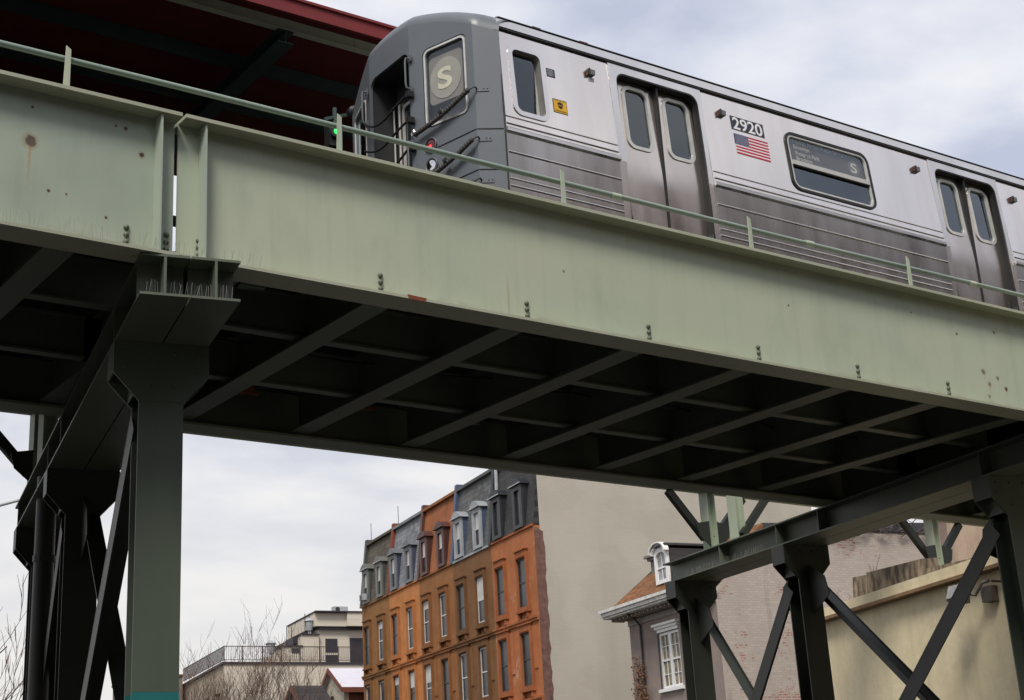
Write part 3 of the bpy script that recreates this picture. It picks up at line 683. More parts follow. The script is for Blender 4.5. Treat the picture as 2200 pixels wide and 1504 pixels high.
yy = decal('yellow_field', 9.893, 10.077, 7.743, 7.907, plain('sticker_yellow', srgb(222, 170, 20), 0.5, var=0.05), ys, 0.0045)
hd = MB()     # plain head-and-cap pictogram
hd.prism([side(9.95, 7.83, -0.006), side(9.965, 7.80, -0.006), side(10.005, 7.795, -0.006), side(10.02, 7.83, -0.006), side(10.02, 7.835, -0.006), side(9.95, 7.835, -0.006)], (0, 0.001, 0))
hd.prism([side(9.942, 7.845, -0.006), side(10.03, 7.842, -0.006), side(10.02, 7.872, -0.006), side(9.985, 7.882, -0.006), side(9.952, 7.872, -0.006)], (0, 0.001, 0))
for zz in (7.895, 7.765, 7.755): hd.prism([side(9.905, zz, -0.006), side(10.065, zz, -0.006), side(10.065, zz+0.004, -0.006), side(9.905, zz+0.004, -0.006)], (0, 0.001, 0))
part('pictogram', hd, black, ys)
# small lamps beside the doors
for i, (x, z, big) in enumerate(((10.50, 8.40, 1), (12.58, 8.375, 0), (16.2, 8.40, 0), (18.28, 8.375, 0))):
    lm_ = MB(); p = side(x, z, 0); lm_.box(x-0.03, x+0.045, p[1]-0.05, p[1]-0.001, z-0.03, z+0.035)
    o = part('door_lamp', lm_, bonnet, tr)
    part('lamp_hood', MB().box(x-0.045, x-0.03, p[1]-0.055, p[1]-0.001, z-0.035, z+0.045), black, o)
    for q in (0.014, -0.014): part('lens', MB().lathe((x-0.046, p[1]-0.025, z+q), (-1, 0, 0), [(0, 0.012), (0.006, 0.01)], 10), rustm, o)
    if big: part('lamp_plate', MB().box(x-0.03, x+0.05, side(x, z-0.08, -0.006)[1], side(x, z-0.08, -0.001)[1], z-0.105, z-0.055), gray_p, o)
# ---- front
P0, P1, P2, P3, P4, P5 = (9.17, 11.99), (8.92, 12.16), (8.64, 13.04), (8.64, 13.93), (8.92, 14.82), (9.17, 14.99)
def face(pa, pb):
    pa, pb = Vector(pa), Vector(pb); d = (pb-pa); ln = d.length; d.normalize(); nrm = Vector((-d.y, d.x))     # into the car
    if nrm.x < 0: nrm = -nrm
    return ln, (lambda u, v, w: (pa.x+d.x*u+nrm.x*w, pa.y+d.y*u+nrm.y*w, v))
def topz(y): return crown(min(14.97, max(12.01, y)))-0.19
def outline(pa, pb, zb_, n=8):
    ln, _ = face(pa, pb); o = [(0, zb_), (ln, zb_)]
    for k in range(n, -1, -1): o.append((ln*k/n, topz(pa[1]+(pb[1]-pa[1])*k/n)))
    return o
lnA, fA = face(P0, P1); lnB, fB = face(P1, P2); lnC, fC = face(P2, P3); lnD, fD = face(P3, P4); lnE, fE = face(P4, P5)
fr = MB()
fr.merge(holed(outline(P0, P1, 6.3), [], 0.03, fA))
winB = rrect(0.09, 0.73, 7.60, 8.62, 0.09); winD = rrect(lnD-0.73, lnD-0.09, 7.60, 8.62, 0.09)
fr.merge(holed(outline(P1, P2, 6.3), [winB], 0.03, fB))
fr.merge(holed([(0, 6.45), (0.0, topz(13.04))]+[(lnC*k/8, topz(13.04+0.89*k/8)) for k in range(1, 9)]+[(lnC, 6.45), (lnC-0.02, 6.45)]+rrect(0.02, lnC-0.02, 6.0, 8.70, 0.12)[0:6]+rrect(0.02, lnC-0.02, 6.0, 8.70, 0.12)[6:12]+[(0.02, 6.45)], [], 0.03, fC))
fr.merge(holed(outline(P3, P4, 6.3), [winD], 0.03, fD))
fr.merge(holed(outline(P4, P5, 6.3), [], 0.03, fE))
front = part('front_end', fr, bonnet, tr)
# rounded brow from the front outline back to the roof
bw = MB(); plan = []
for pa, pb, n in ((P0, P1, 4), (P1, P2, 10), (P2, P3, 10), (P3, P4, 10), (P4, P5, 4)):
    for k in range(n): plan.append((pa[0]+(pb[0]-pa[0])*k/n, pa[1]+(pb[1]-pa[1])*k/n))
plan.append(P5)
M_ = 8
for (x, y) in plan:
    yc = 13.49; zt = topz(y)
    for j in range(M_+1):
        a = (PI/2)*j/M_; fx = 0.24*(1-math.cos(a)); fz = 0.19*math.sin(a)
        y2 = y+(yc-y)*0.02*(1-math.cos(a))
        bw.v.append(Vector((x+fx, y2, zt+fz)))
    bw.v.append(Vector((max(9.42, x+0.4), y+(yc-y)*0.03, min(crown(min(14.96, max(12.02, y)))+0.012, zt+0.205))))
row = M_+2
for i in range(len(plan)-1):
    for j in range(row-1): bw.f.append((i*row+j, (i+1)*row+j, (i+1)*row+j+1, i*row+j+1))
part('brow', bw, bonnet, front, True)
part('corner_joint', MB().tube([(9.172, 11.975, 6.3), (9.172, 11.975, 7.4), (9.175, 12.025, 8.64), (9.19, 12.05, 8.79)], 0.012, 6), black, front)
# windscreens
for (fn, hole, x0, x1) in ((fB, winB, 0.09, 0.73), (fD, winD, lnD-0.73, lnD-0.09)):
    ws = part('windscreen', holed(rrect(x0+0.004, x1-0.004, 7.604, 8.616, 0.088), [rrect(x0+0.045, x1-0.045, 7.645, 8.575, 0.06)], 0.05, lambda u, v, w: fn(u, v, w+0.012)), bonnet, front)
    part('windscreen_frame', holed(rrect(x0+0.018, x1-0.018, 7.618, 8.602, 0.08), [rrect(x0+0.042, x1-0.042, 7.642, 8.578, 0.06)], 0.02, lambda u, v, w: fn(u, v, w-0.004)), alum, ws)
    part('pane', MB().prism([fn(x0+0.03, 7.63, 0.03), fn(x1-0.03, 7.63, 0.03), fn(x1-0.03, 8.59, 0.03), fn(x0+0.03, 8.59, 0.03)], Vector(fn(0, 0, 0.005))-Vector(fn(0, 0, 0))), glass_sign, ws)
    part('backing', MB().prism([fn(x0+0.01, 7.60, 0.16), fn(x1-0.01, 7.60, 0.16), fn(x1-0.01, 8.62, 0.16), fn(x0+0.01, 8.62, 0.16)], Vector(fn(0, 0, 0.005))-Vector(fn(0, 0, 0))), plain('cab_gray_purple', (0.13, 0.12, 0.13, 1), 0.8), ws)
sgn = part('route_sign', holed(rrect(0.20, 0.68, 7.90, 8.50, 0.06), [], 0.02, lambda u, v, w: fB(u, v, w+0.055)), plain('route_sign_gray', (0.27, 0.255, 0.25, 1), 0.7), front)
dc = MB(); dc.prism([fB(0.44+0.225*math.cos(2*PI*k/40), 8.19+0.255*math.sin(2*PI*k/40), 0.048) for k in range(40)], Vector(fB(0, 0, 0.004))-Vector(fB(0, 0, 0)))
part('route_disc', dc, plain('route_disc_pale', (0.44, 0.43, 0.39, 1), 0.7), sgn)
part('lettering', text_mb('S', 0.36, lambda u, v, w: fB(0.345+0.19-u, 8.065+v, 0.044-w) if False else fB(0.55-u, 8.065+v, 0.044-w), 0.002, 0.010, width=0.205), plain('route_letter_cream', (0.88, 0.85, 0.68, 1), 0.7), sgn)
# front door in its recess
rc = MB(); rc.box(8.665, 9.02, 13.025, 13.05, 6.3, 8.72); rc.box(8.665, 9.02, 13.92, 13.945, 6.3, 8.72); rc.box(8.665, 9.02, 13.051, 13.919, 8.72, 8.745); rc.box(9.02, 9.05, 13.0, 13.97, 6.3, 8.745)
rec = part('door_recess', rc, plain('recess_gray', (0.03, 0.031, 0.033, 1), 0.6), front)
fd = part('front_door', holed([(13.12, 6.5), (13.85, 6.5), (13.85, 8.45), (13.12, 8.45)], [rrect(13.25, 13.72, 7.0, 8.35, 0.06)], 0.03, lambda u, v, w: (8.985+w, u, v)), steel_door, front)
part('window_frame', holed(rrect(13.235, 13.735, 6.985, 8.365, 0.08), [rrect(13.27, 13.70, 7.02, 8.33, 0.05)], 0.02, lambda u, v, w: (8.97+w, u, v)), alum, fd)
part('pane', MB().box(8.995, 9.0, 13.26, 13.71, 7.01, 8.34), glass_t, fd)
for y in (13.10, 13.78, 13.9): part('door_trim', MB().tube([(8.96, y, 6.4), (8.96, y, 8.42)], 0.012, 8), alum, fd)
# grab bars, springs, chains, lamps
def ctube(name, pts, r, mat, parent, n=6, seg=8):
    P = [Vector(p) for p in pts]; out = []
    for i in range(len(P)-1):
        p0, p1, p2, p3 = P[max(0, i-1)], P[i], P[i+1], P[min(len(P)-1, i+2)]
        for k in range(n):
            t = k/n; out.append(0.5*((2*p1)+(p2-p0)*t+(2*p0-5*p1+4*p2-p3)*t*t+(3*p1-p0-3*p2+p3)*t**3))
    out.append(P[-1]); return part(name, MB().tube(out, r, seg), mat, parent, True)
for (y, za, zb_) in ((13.01, 8.17, 8.57), (13.98, 8.15, 8.58), (13.01, 7.0, 7.5), (13.98, 6.9, 7.6)):
    x = 8.63
    gb = part('grab_bar', MB().tube([(x, y, zb_), (x-0.06, y, zb_-0.01), (x-0.07, y, zb_-0.06), (x-0.07, y, za+0.06), (x-0.06, y, za+0.01), (x, y, za)], 0.012, 8), plain('bar_gray', (0.13, 0.135, 0.14, 1), 0.4), front, True)
    for z in (za, zb_): part('foot_plate', MB().box(x-0.012, x, y-0.03, y+0.03, z-0.04, z+0.04), bonnet, gb)
for (za, zm, zc_) in ((8.12, 7.965, 8.10), (7.76, 7.64, 7.77), (7.42, 7.25, 7.42)):
    ctube('safety_chain', [(8.56, 13.95, za), (8.55, 13.72, zm+0.02), (8.55, 13.5, zm), (8.56, 13.25, zm+0.07), (8.58, 13.02, zc_)], 0.014, black, front)
    part('chain_bracket', MB().box(8.56, 8.64, 12.97, 13.03, zc_-0.04, zc_+0.03), black, front)
def vA(u, v, w): return Vector(fA(u, v, w))
spring_m = plain('spring_dark_gray', (0.06, 0.055, 0.05, 1), 0.6, var=0.3, scale=20)
for (b_, t_) in (((8.60, 12.93, 7.55), (8.83, 12.16, 7.83)), ((8.60, 12.86, 6.92), (8.84, 12.15, 7.22)), ((8.60, 12.86, 6.45), (8.84, 12.15, 6.72))):
    sp_ = MB(); B_, T_ = Vector(b_), Vector(t_); n = 46; pts = []
    for k in range(n+1):
        t = k/n; pts.append(B_.lerp(T_, t)+Vector((0, 0, -0.03*math.sin(PI*t))))
    sp_.tube(pts, [0.027+0.005*(k % 2) for k in range(n+1)], 10)
    so_ = part('barrier_spring', sp_, spring_m, front, False)
    part('spring_clip', MB().tube([B_+Vector((0, 0.0, 0)), B_+Vector((0.01, 0.06, 0.01)), B_+Vector((0.02, 0.09, 0.06)), B_+Vector((0.03, 0.06, 0.09)), B_+Vector((0.05, 0.02, 0.02))], 0.008, 6), bead_m, so_)
    part('spring_collar', MB().tube([B_.lerp(T_, 0.48), B_.lerp(T_, 0.53)], 0.045, 10), black, so_)
    hp = MB(); u0 = lnA*0.78; hp.prism([vA(u0-0.09, T_.z-0.005, -0.008), vA(u0+0.05, T_.z-0.005, -0.008), vA(u0+0.05, T_.z+0.055, -0.008), vA(u0-0.09, T_.z+0.055, -0.008)], vA(0, 0, 0.007)-vA(0, 0, 0))
    hpo = part('hinge_plate', hp, bonnet, front)
    for du in (-0.07, -0.03): part('rivet', MB().lathe(vA(u0+du, T_.z+0.025, -0.008), vA(0, 0, 0)-vA(0, 0, 1), [(0, 0.009), (0.005, 0.006)], 8), black, hpo)
    part('hinge_eye', MB().tube([vA(u0+0.05, T_.z+0.03, -0.01), vA(u0+0.07, T_.z+0.035, -0.05), T_], 0.011, 6), black, so_)
fwd = (Vector(fB(0, 0, 0))-Vector(fB(0, 0, 1))).normalized()
for zz, red in ((7.385, True), (7.135, False)):
    for fn, uu in ((fB, 0.65), (fD, lnD-0.65)):
        c = Vector(fn(uu, zz, 0.0)); fw = (Vector(fn(0, 0, 0))-Vector(fn(0, 0, 1))).normalized()
        hl = part('tail_light' if red else 'headlight', MB().lathe(c-fw*0.002, fw, [(0, 0.088), (0.022, 0.088), (0.028, 0.082), (0.024, 0.074), (0.004, 0.072)], 24), bonnet, front, True)
        part('reflector', MB().lathe(c+fw*0.004, fw, [(0, 0.071), (0.012, 0.060), (0.018, 0.030), (0.020, 0.008)], 20), plain('lens_dark_red', (0.10, 0.02, 0.02, 1), 0.15) if red else chrome, hl, True)
        if red and fn is fB: part('bulb', MB().lathe(c+fw*0.022+Vector((0, 0, -0.022)), fw, [(0, 0.024), (0.012, 0.016), (0.016, 0.004)], 12), emit('tail_light_glow', (1, 0.03, 0.05, 1), 0.9), hl)
# seams on the front
for z, dz in ((7.36, 0), (6.87, 0)):
    pts = [fA(0.01, z, -0.003), fA(lnA-0.01, z+0.01, -0.003), fB(0.03, z+0.01, -0.003), fB(0.56, z-0.03, -0.003)]
    part('panel_seam', MB().tube(pts, 0.006, 5), black, front)
# windscreen recess hood line and cab shell
part('anticlimber', MB().prism([(8.80, 12.2, 6.15), (8.5, 13.0, 6.15), (8.5, 13.97, 6.15), (8.80, 14.8, 6.15), (9.2, 14.9, 6.15), (9.2, 12.1, 6.15)], (0, 0, 0.14)), black, tr)
part('underframe', MB().box(9.3, L1-0.1, 12.35, 14.65, 6.12, 6.45), black, tr)
for xb in (11.6, 27.9):
    bo = part('bogie', MB().box(xb-1.3, xb+1.3, 12.5, 14.5, 5.82, 6.05), black, tr)
    for dx_ in (-1.03, 1.03):
        for y in (12.72, 14.26): part('wheel', MB().disc((xb+dx_, y-0.06, 5.90), (0, 1, 0), 0.43, 0.12, 28), rustm, bo)

# ---- passenger behind the side window
def skin_body(name, pts, edges, rad, mat, parent, levels=1):
    me = bpy.data.meshes.new(name); me.from_pydata(pts, edges, []); o = bpy.data.objects.new(name, me); C.objects.link(o)
    md = o.modifiers.new('skin', 'SKIN'); ly = me.skin_vertices[0].data if me.skin_vertices else None
    if ly is None:
        bm = bmesh.new(); bm.from_mesh(me); bm.verts.layers.skin.verify(); bm.to_mesh(me); bm.free(); ly = me.skin_vertices[0].data
    for i, r in enumerate(rad): ly[i].radius = (r, r) if not isinstance(r, tuple) else r
    ly[0].use_root = True
    sb = o.modifiers.new('sub', 'SUBSURF'); sb.levels = levels; sb.render_levels = levels
    bpy.context.view_layer.update()
    dg = bpy.context.evaluated_depsgraph_get(); nm = bpy.data.meshes.new_from_object(o.evaluated_get(dg)); nm.materials.clear(); nm.materials.append(mat)
    for p in nm.polygons: p.use_smooth = True
    o.modifiers.clear(); o.data = nm; o.parent = parent; return o
pr = thing('person', 'person in a dark cap and jacket seated behind the train window, facing left', 'person', (14.1, 12.45, 6.64))
# seated facing -x, by the window; joints in metres above the seat base
J = [(0.05, 0, 0.92), (0.04, 0, 1.06), (0.02, 0, 1.22), (0.0, 0, 1.36), (-0.015, 0, 1.46), (-0.03, 0, 1.53), (-0.045, 0, 1.60), (-0.04, 0, 1.68), (-0.02, 0, 1.74),
     (0.0, -0.18, 1.33), (-0.10, -0.24, 1.08), (-0.32, -0.14, 1.02), (0.0, 0.18, 1.33), (-0.10, 0.24, 1.08), (-0.32, 0.12, 1.02),
     (0.03, -0.09, 0.88), (-0.42, -0.11, 0.87), (-0.45, -0.11, 0.42), (-0.58, -0.11, 0.36), (0.03, 0.09, 0.88), (-0.42, 0.11, 0.87), (-0.45, 0.11, 0.42), (-0.58, 0.11, 0.36)]
J = [(x, y, z-0.34) for x, y, z in J]
Eg = [(0, 1), (1, 2), (2, 3), (3, 4), (4, 5), (5, 6), (6, 7), (7, 8), (3, 9), (9, 10), (10, 11), (3, 12), (12, 13), (13, 14), (0, 15), (15, 16), (16, 17), (17, 18), (0, 19), (19, 20), (20, 21), (21, 22)]
Rd = [0.14, 0.13, 0.14, 0.12, 0.055, 0.055, 0.082, 0.09, 0.07, 0.06, 0.045, 0.035, 0.06, 0.045, 0.035, 0.085, 0.065, 0.05, 0.04, 0.085, 0.065, 0.05, 0.04]
skin = plain('skin', srgb(205, 160, 135), 0.6, var=0.04)
bdy = skin_body('body', J, Eg, Rd, skin, pr)
cap = MB().lathe((-0.03, 0, 1.385), (0.05, 0, 1), [(0, 0.098), (0.04, 0.1), (0.08, 0.085), (0.105, 0.05), (0.112, 0.01)], 16); cap.prism([(-0.11, -0.07, 1.39), (-0.2, -0.05, 1.375), (-0.2, 0.05, 1.375), (-0.11, 0.07, 1.39)], (0, 0, 0.012))
cap.shift((14.1, 12.45, 6.64)); part('cap', cap, navy, pr, True)
jk = skin_body('jacket', [J[i] for i in (0, 1, 2, 3, 9, 10, 11, 12, 13, 14)], [(0, 1), (1, 2), (2, 3), (3, 4), (4, 5), (5, 6), (3, 7), (7, 8), (8, 9)], [0.16, 0.155, 0.165, 0.135, 0.08, 0.065, 0.05, 0.08, 0.065, 0.05], navy, pr)
fc = MB(); fc.prism([(-0.118, -0.012, 1.25), (-0.118, 0.012, 1.25), (-0.150, 0.0, 1.247)], (0.0, 0, 0.045)); fc.shift((14.1, 12.45, 6.64)); part('nose', fc, skin, pr)
ey = MB()
for q in (-0.032, 0.032): ey.lathe((-0.118, q, 1.305), (-1, 0, 0), [(0, 0.011), (0.006, 0.008)], 8)
ey.box(-0.128, -0.116, -0.025, 0.025, 1.212, 1.220); ey.shift((14.1, 12.45, 6.64)); part('eyes', ey, black, pr)
for q in (-1, 1):
    h = MB(); o0 = Vector((-0.34, q*0.13, 0.67)); h.hexa([o0+Vector(p) for p in ((-0.0, -0.03, -0.012), (0.03, -0.03, -0.012), (0.03, 0.03, -0.012), (-0.0, 0.03, -0.012))], [o0+Vector(p) for p in ((-0.09, -0.04, -0.008), (-0.09, -0.04, 0.018), (-0.09, 0.04, 0.018), (-0.09, 0.04, -0.008))])
    for i, l_ in enumerate((0.065, 0.075, 0.07, 0.055)): yq = -0.03+0.02*i; h.tube([o0+Vector((-0.085, yq, 0.004)), o0+Vector((-0.085-l_*0.6, yq, 0.004)), o0+Vector((-0.085-l_, yq, -0.02))], [0.009, 0.008, 0.006], 6)
    h.tube([o0+Vector((-0.02, -q*0.035, 0)), o0+Vector((-0.06, -q*0.065, -0.005)), o0+Vector((-0.085, -q*0.07, -0.015))], [0.011, 0.009, 0.007], 6)
    h.shift((14.1, 12.45, 6.64)); part('hand', h, skin, pr, True)
st_ = MB(); st_.box(13.95, 14.42, 12.2, 12.7, 7.0, 7.08); st_.box(14.38, 14.45, 12.2, 12.7, 7.08, 7.62)
part('seat', st_, plain('seat_orange', srgb(170, 90, 40), 0.5), tr)

# ================================================================== BACKGROUND (street frame)
def TH(name, label, cat, base, group=None): return thing(name, label, cat, base, True, group)
sash_w = plain('white_sash', (0.55, 0.54, 0.52, 1), 0.5)
sash_d = plain('dark_sash', (0.03, 0.03, 0.03, 1), 0.5)
tar = plain('tar_roof', (0.05, 0.05, 0.055, 1), 0.9)
def slate(name, c, sc=1.0, c2=None):
    c2 = c2 or (c[0]*0.6, c[1]*0.6, c[2]*0.6, 1)
    return brick(name, c, c2, (c[0]*0.35, c[1]*0.35, c[2]*0.35, 1), 'y', sc, bw=0.34, bh=0.26, mort=0.012, bumpk=0.6)
def beige_side():
    mm = brick('beige_painted_brick', (0.475, 0.435, 0.36, 1), (0.46, 0.42, 0.35, 1), (0.425, 0.39, 0.325, 1), 'x', 1.0, bumpk=0.3, mort=0.012, noisev=0.12, bh=0.11, bw=0.3)
    M = Mat.__new__(Mat); M.m = mm; M.t = mm.node_tree; M.b = M.t.nodes['Principled BSDF']; M.tc = None
    src = M.b.inputs['Base Color'].links[0].from_socket
    a_ = M.ramp(M.noise(1.0, 4, M.mapped((0.5, 0.5, 0.06))), 0.5, 0.7, 0, 0.28); src = M.mix(a_, src, (0.30, 0.27, 0.22, 1))
    b_ = M.ramp(M.noise(0.22, 3, M.mapped((1, 1, 1.6), (4, 0, 2))), 0.50, 0.53, 0, 0.10); src = M.mix(b_, src, (0.62, 0.58, 0.50, 1))
    M.color(src); return mm
houses = [
 # facade, patch, mansard, dormer front, dormer cheek, sash, label
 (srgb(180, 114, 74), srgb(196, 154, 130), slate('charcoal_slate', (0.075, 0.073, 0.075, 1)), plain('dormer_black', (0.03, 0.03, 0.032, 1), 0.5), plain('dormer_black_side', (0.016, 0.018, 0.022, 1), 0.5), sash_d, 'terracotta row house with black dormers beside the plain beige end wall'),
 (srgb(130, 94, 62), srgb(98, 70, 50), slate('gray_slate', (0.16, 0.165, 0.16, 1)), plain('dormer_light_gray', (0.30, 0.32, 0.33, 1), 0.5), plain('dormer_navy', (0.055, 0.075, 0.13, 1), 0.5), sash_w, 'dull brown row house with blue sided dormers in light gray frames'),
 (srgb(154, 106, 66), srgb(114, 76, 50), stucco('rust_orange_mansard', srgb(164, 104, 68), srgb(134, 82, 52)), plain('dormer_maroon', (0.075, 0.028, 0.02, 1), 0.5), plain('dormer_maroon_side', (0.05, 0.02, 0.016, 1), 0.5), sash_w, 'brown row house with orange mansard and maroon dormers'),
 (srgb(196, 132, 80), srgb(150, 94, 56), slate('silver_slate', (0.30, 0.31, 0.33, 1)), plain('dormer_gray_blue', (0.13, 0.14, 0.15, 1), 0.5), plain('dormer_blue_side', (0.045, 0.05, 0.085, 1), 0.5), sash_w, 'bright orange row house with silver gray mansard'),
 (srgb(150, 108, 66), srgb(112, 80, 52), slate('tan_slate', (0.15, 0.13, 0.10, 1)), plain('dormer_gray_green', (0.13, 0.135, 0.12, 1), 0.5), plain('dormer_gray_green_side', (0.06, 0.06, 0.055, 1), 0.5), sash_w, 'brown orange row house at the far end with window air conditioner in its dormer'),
]
SB = [62.35, 67.45, 72.60, 77.75, 82.88, 88.0]
NF = 28.5
rnd = random.Random(5)
for i, (fc_, pc, man, dfm, dcm, sash, lab) in enumerate(houses):
    s0, s1 = SB[i]+0.002, SB[i+1]-0.002
    base = (NF, s0, GZ); t = TH('row_house', lab, 'row house', base, 'row of mansard roofed brownstones')
    fm = stucco('brownstone_'+str(i), fc_, (fc_[0]*0.8, fc_[1]*0.75, fc_[2]*0.7, 1), pc, 0.6)
    trim = stucco('brownstone_trim_'+str(i), (fc_[0]*0.8, fc_[1]*0.75, fc_[2]*0.72, 1), (fc_[0]*0.6, fc_[1]*0.55, fc_[2]*0.5, 1))
    cs = (s0+1.42, s0+4.0); rows_ = ((9.87, 12.08), (6.36, 8.70), (2.85, 5.2), (-0.6, 1.75))
    ops = [(c, z0, z1) for c in cs for (z0, z1) in rows_]
    fn = lambda u, v, w: (NF+w, u, v)
    wall = part('facade_wall', holed([(s0, GZ), (s1, GZ), (s1, 13.38), (s0, 13.38)], [[(c-0.50, z0), (c+0.50, z0), (c+0.50, z1), (c-0.50, z1)] for c, z0, z1 in ops], 0.32, fn), fm, t)
    part('party_wall', MB().box(NF+0.33, NF+15, s1-0.15, s1, GZ, 17.0), fm, t)
    if i == 0: ew = part('end_wall', MB().box(NF+0.30, NF+15, s0-0.02, s0+0.28, GZ, 17.7), beige_side(), t)
    pj = MB().prism([(NF, s0-0.021, GZ), (NF+0.299, s0-0.021, GZ), (NF+0.299, s0-0.021, 13.4), (NF, s0-0.021, 13.4)], (0, 0.02, 0))
    if i == 0:
        poly = [(NF+0.01, s0-0.026, GZ)]+[(NF+0.46+0.05*rnd.uniform(-1, 1), s0-0.026, GZ+k*0.35) for k in range(0, 43)]+[(NF+0.01, s0-0.026, 13.35)]
        part('corner_return', MB().prism(poly, (0, 0.0045, 0)), plain('flaking_maroon_brown', srgb(108, 78, 68), 0.9, var=0.35, scale=4), ew)
    for c, z0, z1 in ops:
        su = MB(); su.merge(holed([(c-0.60, z0-0.16), (c+0.60, z0-0.16), (c+0.60, z1+0.36), (c-0.60, z1+0.36)], [[(c-0.502, z0-0.0), (c+0.502, z0-0.0), (c+0.502, z1), (c-0.502, z1)]], 0.138, lambda u, v, w: (NF-0.14+w, u, v)))
        wp = part('window', su, trim, t)
        cap_ = MB(); cap_.box(NF-0.20, NF-0.002, c-0.66, c+0.66, z1+0.361, z1+0.42); cap_.box(NF-0.18, NF-0.142, c-0.50, c+0.50, z1+0.06, z1+0.10)
        part('hood', cap_, trim, wp)
        sl_ = MB(); sl_.box(NF-0.22, NF-0.002, c-0.64, c+0.64, z0-0.26, z0-0.162)
        for q in (-0.5, 0.5): sl_.box(NF-0.17, NF-0.002, c+q-0.07, c+q+0.07, z0-0.52, z0-0.262)
        part('sill', sl_, trim, wp)
        fr_ = MB(); n0 = NF-0.05
        fr_.merge(holed([(c-0.479, z0+0.001), (c+0.479, z0+0.001), (c+0.479, z1-0.001), (c-0.479, z1-0.001)], [[(c-0.42, z0+0.08), (c+0.42, z0+0.08), (c+0.42, (z0+z1)/2-0.03), (c-0.42, (z0+z1)/2-0.03)], [(c-0.42, (z0+z1)/2+0.03), (c+0.42, (z0+z1)/2+0.03), (c+0.42, z1-0.08), (c-0.42, z1-0.08)]], 0.05, lambda u, v, w: (n0+w, u, v)))
        part('sash', fr_, (sash_w if rnd.random() < 0.35 else sash_d) if (i != 0) else sash_d, wp)
        part('pane', MB().box(n0+0.03, n0+0.035, c-0.43, c+0.43, z0+0.07, z1-0.07), pane_dark, wp)
        if i > 0 and rnd.random() < 0.42: part('blind', MB().box(n0+0.018, n0+0.028, c-0.418, c+0.418, (z0+z1)/2+rnd.choice((0.035, 0.5, 0.3, 0.7)), z1-0.082), pane_blind, wp)
    for z in (9.28, 5.77, 2.26):
        bc = MB(); bc.box(NF-0.14, NF-0.001, s0, s1, z-0.05, z+0.05); bc.box(NF-0.09, NF-0.001, s0, s1, z-0.17, z-0.052); part('belt_course', bc, trim, t)
    for z in (8.95, 5.45): 
        for c in cs: part('panel', MB().box(NF-0.05, NF-0.001, c-1.05, c-0.72, z-1.9, z-0.05), fm, t)
    # mansard, cornice and party parapets
    ms_ = MB(); ms_.hexa([(NF-0.02, s0, 13.385), (NF+2, s0, 13.385), (NF+2, s1, 13.385), (NF-0.02, s1, 13.385)], [(NF+0.48, s0, 17.15), (NF+2, s0, 17.15), (NF+2, s1, 17.15), (NF+0.48, s1, 17.15)])
    rf_ = part('mansard_roof', ms_, man, t)
    part('roof_deck', MB().box(NF+0.5, NF+15, s0+0.3, s1-0.15, 16.9, 17.1), tar, rf_)
    part('cornice', MB().box(NF-0.08, NF+0.1, s0, s1, 13.36, 13.46), trim if i != 1 else dfm, t)
    tc_ = MB(); tc_.box(NF+0.30, NF+0.8, s0, s1, 17.151, 17.30); part('roof_edge', tc_, {0: dcm, 1: man, 2: fm, 3: man, 4: man}[i], t)
    pw = MB(); zt_ = 17.55
    pw.hexa([(NF-0.12, s1-0.17, 13.4), (NF+1.2, s1-0.17, 13.4), (NF+1.2, s1+0.13, 13.4), (NF-0.12, s1+0.13, 13.4)], [(NF+0.34, s1-0.17, zt_), (NF+1.2, s1-0.17, zt_), (NF+1.2, s1+0.13, zt_), (NF+0.34, s1+0.13, zt_)])
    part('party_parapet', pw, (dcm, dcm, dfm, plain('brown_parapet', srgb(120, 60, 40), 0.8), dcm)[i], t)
    if i == 0: part('flue', MB().tube([(NF+0.3, s1-0.35, 15.6), (NF+0.35, s1-0.35, 18.0)], 0.09, 10), gray_p, t)
    for c in cs:
        z0, z1 = 13.50, 15.50
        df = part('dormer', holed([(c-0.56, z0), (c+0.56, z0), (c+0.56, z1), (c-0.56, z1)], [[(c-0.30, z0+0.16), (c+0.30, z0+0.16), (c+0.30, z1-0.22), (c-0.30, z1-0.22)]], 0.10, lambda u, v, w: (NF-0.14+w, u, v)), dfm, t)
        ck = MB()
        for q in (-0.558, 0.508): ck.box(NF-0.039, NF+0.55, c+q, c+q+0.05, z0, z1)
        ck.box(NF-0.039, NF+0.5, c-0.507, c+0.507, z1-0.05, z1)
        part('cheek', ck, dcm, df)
        rp = MB(); rp.prism([(NF-0.24, c-0.68, z1+0.005), (NF-0.24, c+0.68, z1+0.005), (NF-0.24, c+0.5, z1+0.20), (NF-0.24, c+0.15, z1+0.36), (NF-0.24, c-0.15, z1+0.36), (NF-0.24, c-0.5, z1+0.20)], (0.85, 0, 0))
        part('dormer_roof', rp, dfm if i != 0 else dcm, df)
        part('roof_trim', MB().box(NF-0.27, NF-0.242, c-0.69, c+0.69, z1+0.006, z1+0.06), gray_p if i in (0, 1, 4) else dfm, df)
        part('pane', MB().box(NF-0.03, NF-0.02, c-0.30, c+0.30, z0+0.16, z1-0.22), pane_dark, df)
        zm = (z0+z1)/2
        if i > 0: part('blind', MB().box(NF-0.045, NF-0.035, c-0.27, c+0.27, zm+0.0, z1-0.25), pane_blind, df)
        else: part('blind', MB().box(NF-0.045, NF-0.035, c-0.28, c-0.08, z0+0.2, z1-0.25), pane_blind, df)
        sh = MB(); sh.box(NF-0.07, NF-0.034, c-0.29, c+0.29, zm-0.05, zm-0.0)
        if i > 0: part('sash', sh, sash, df)
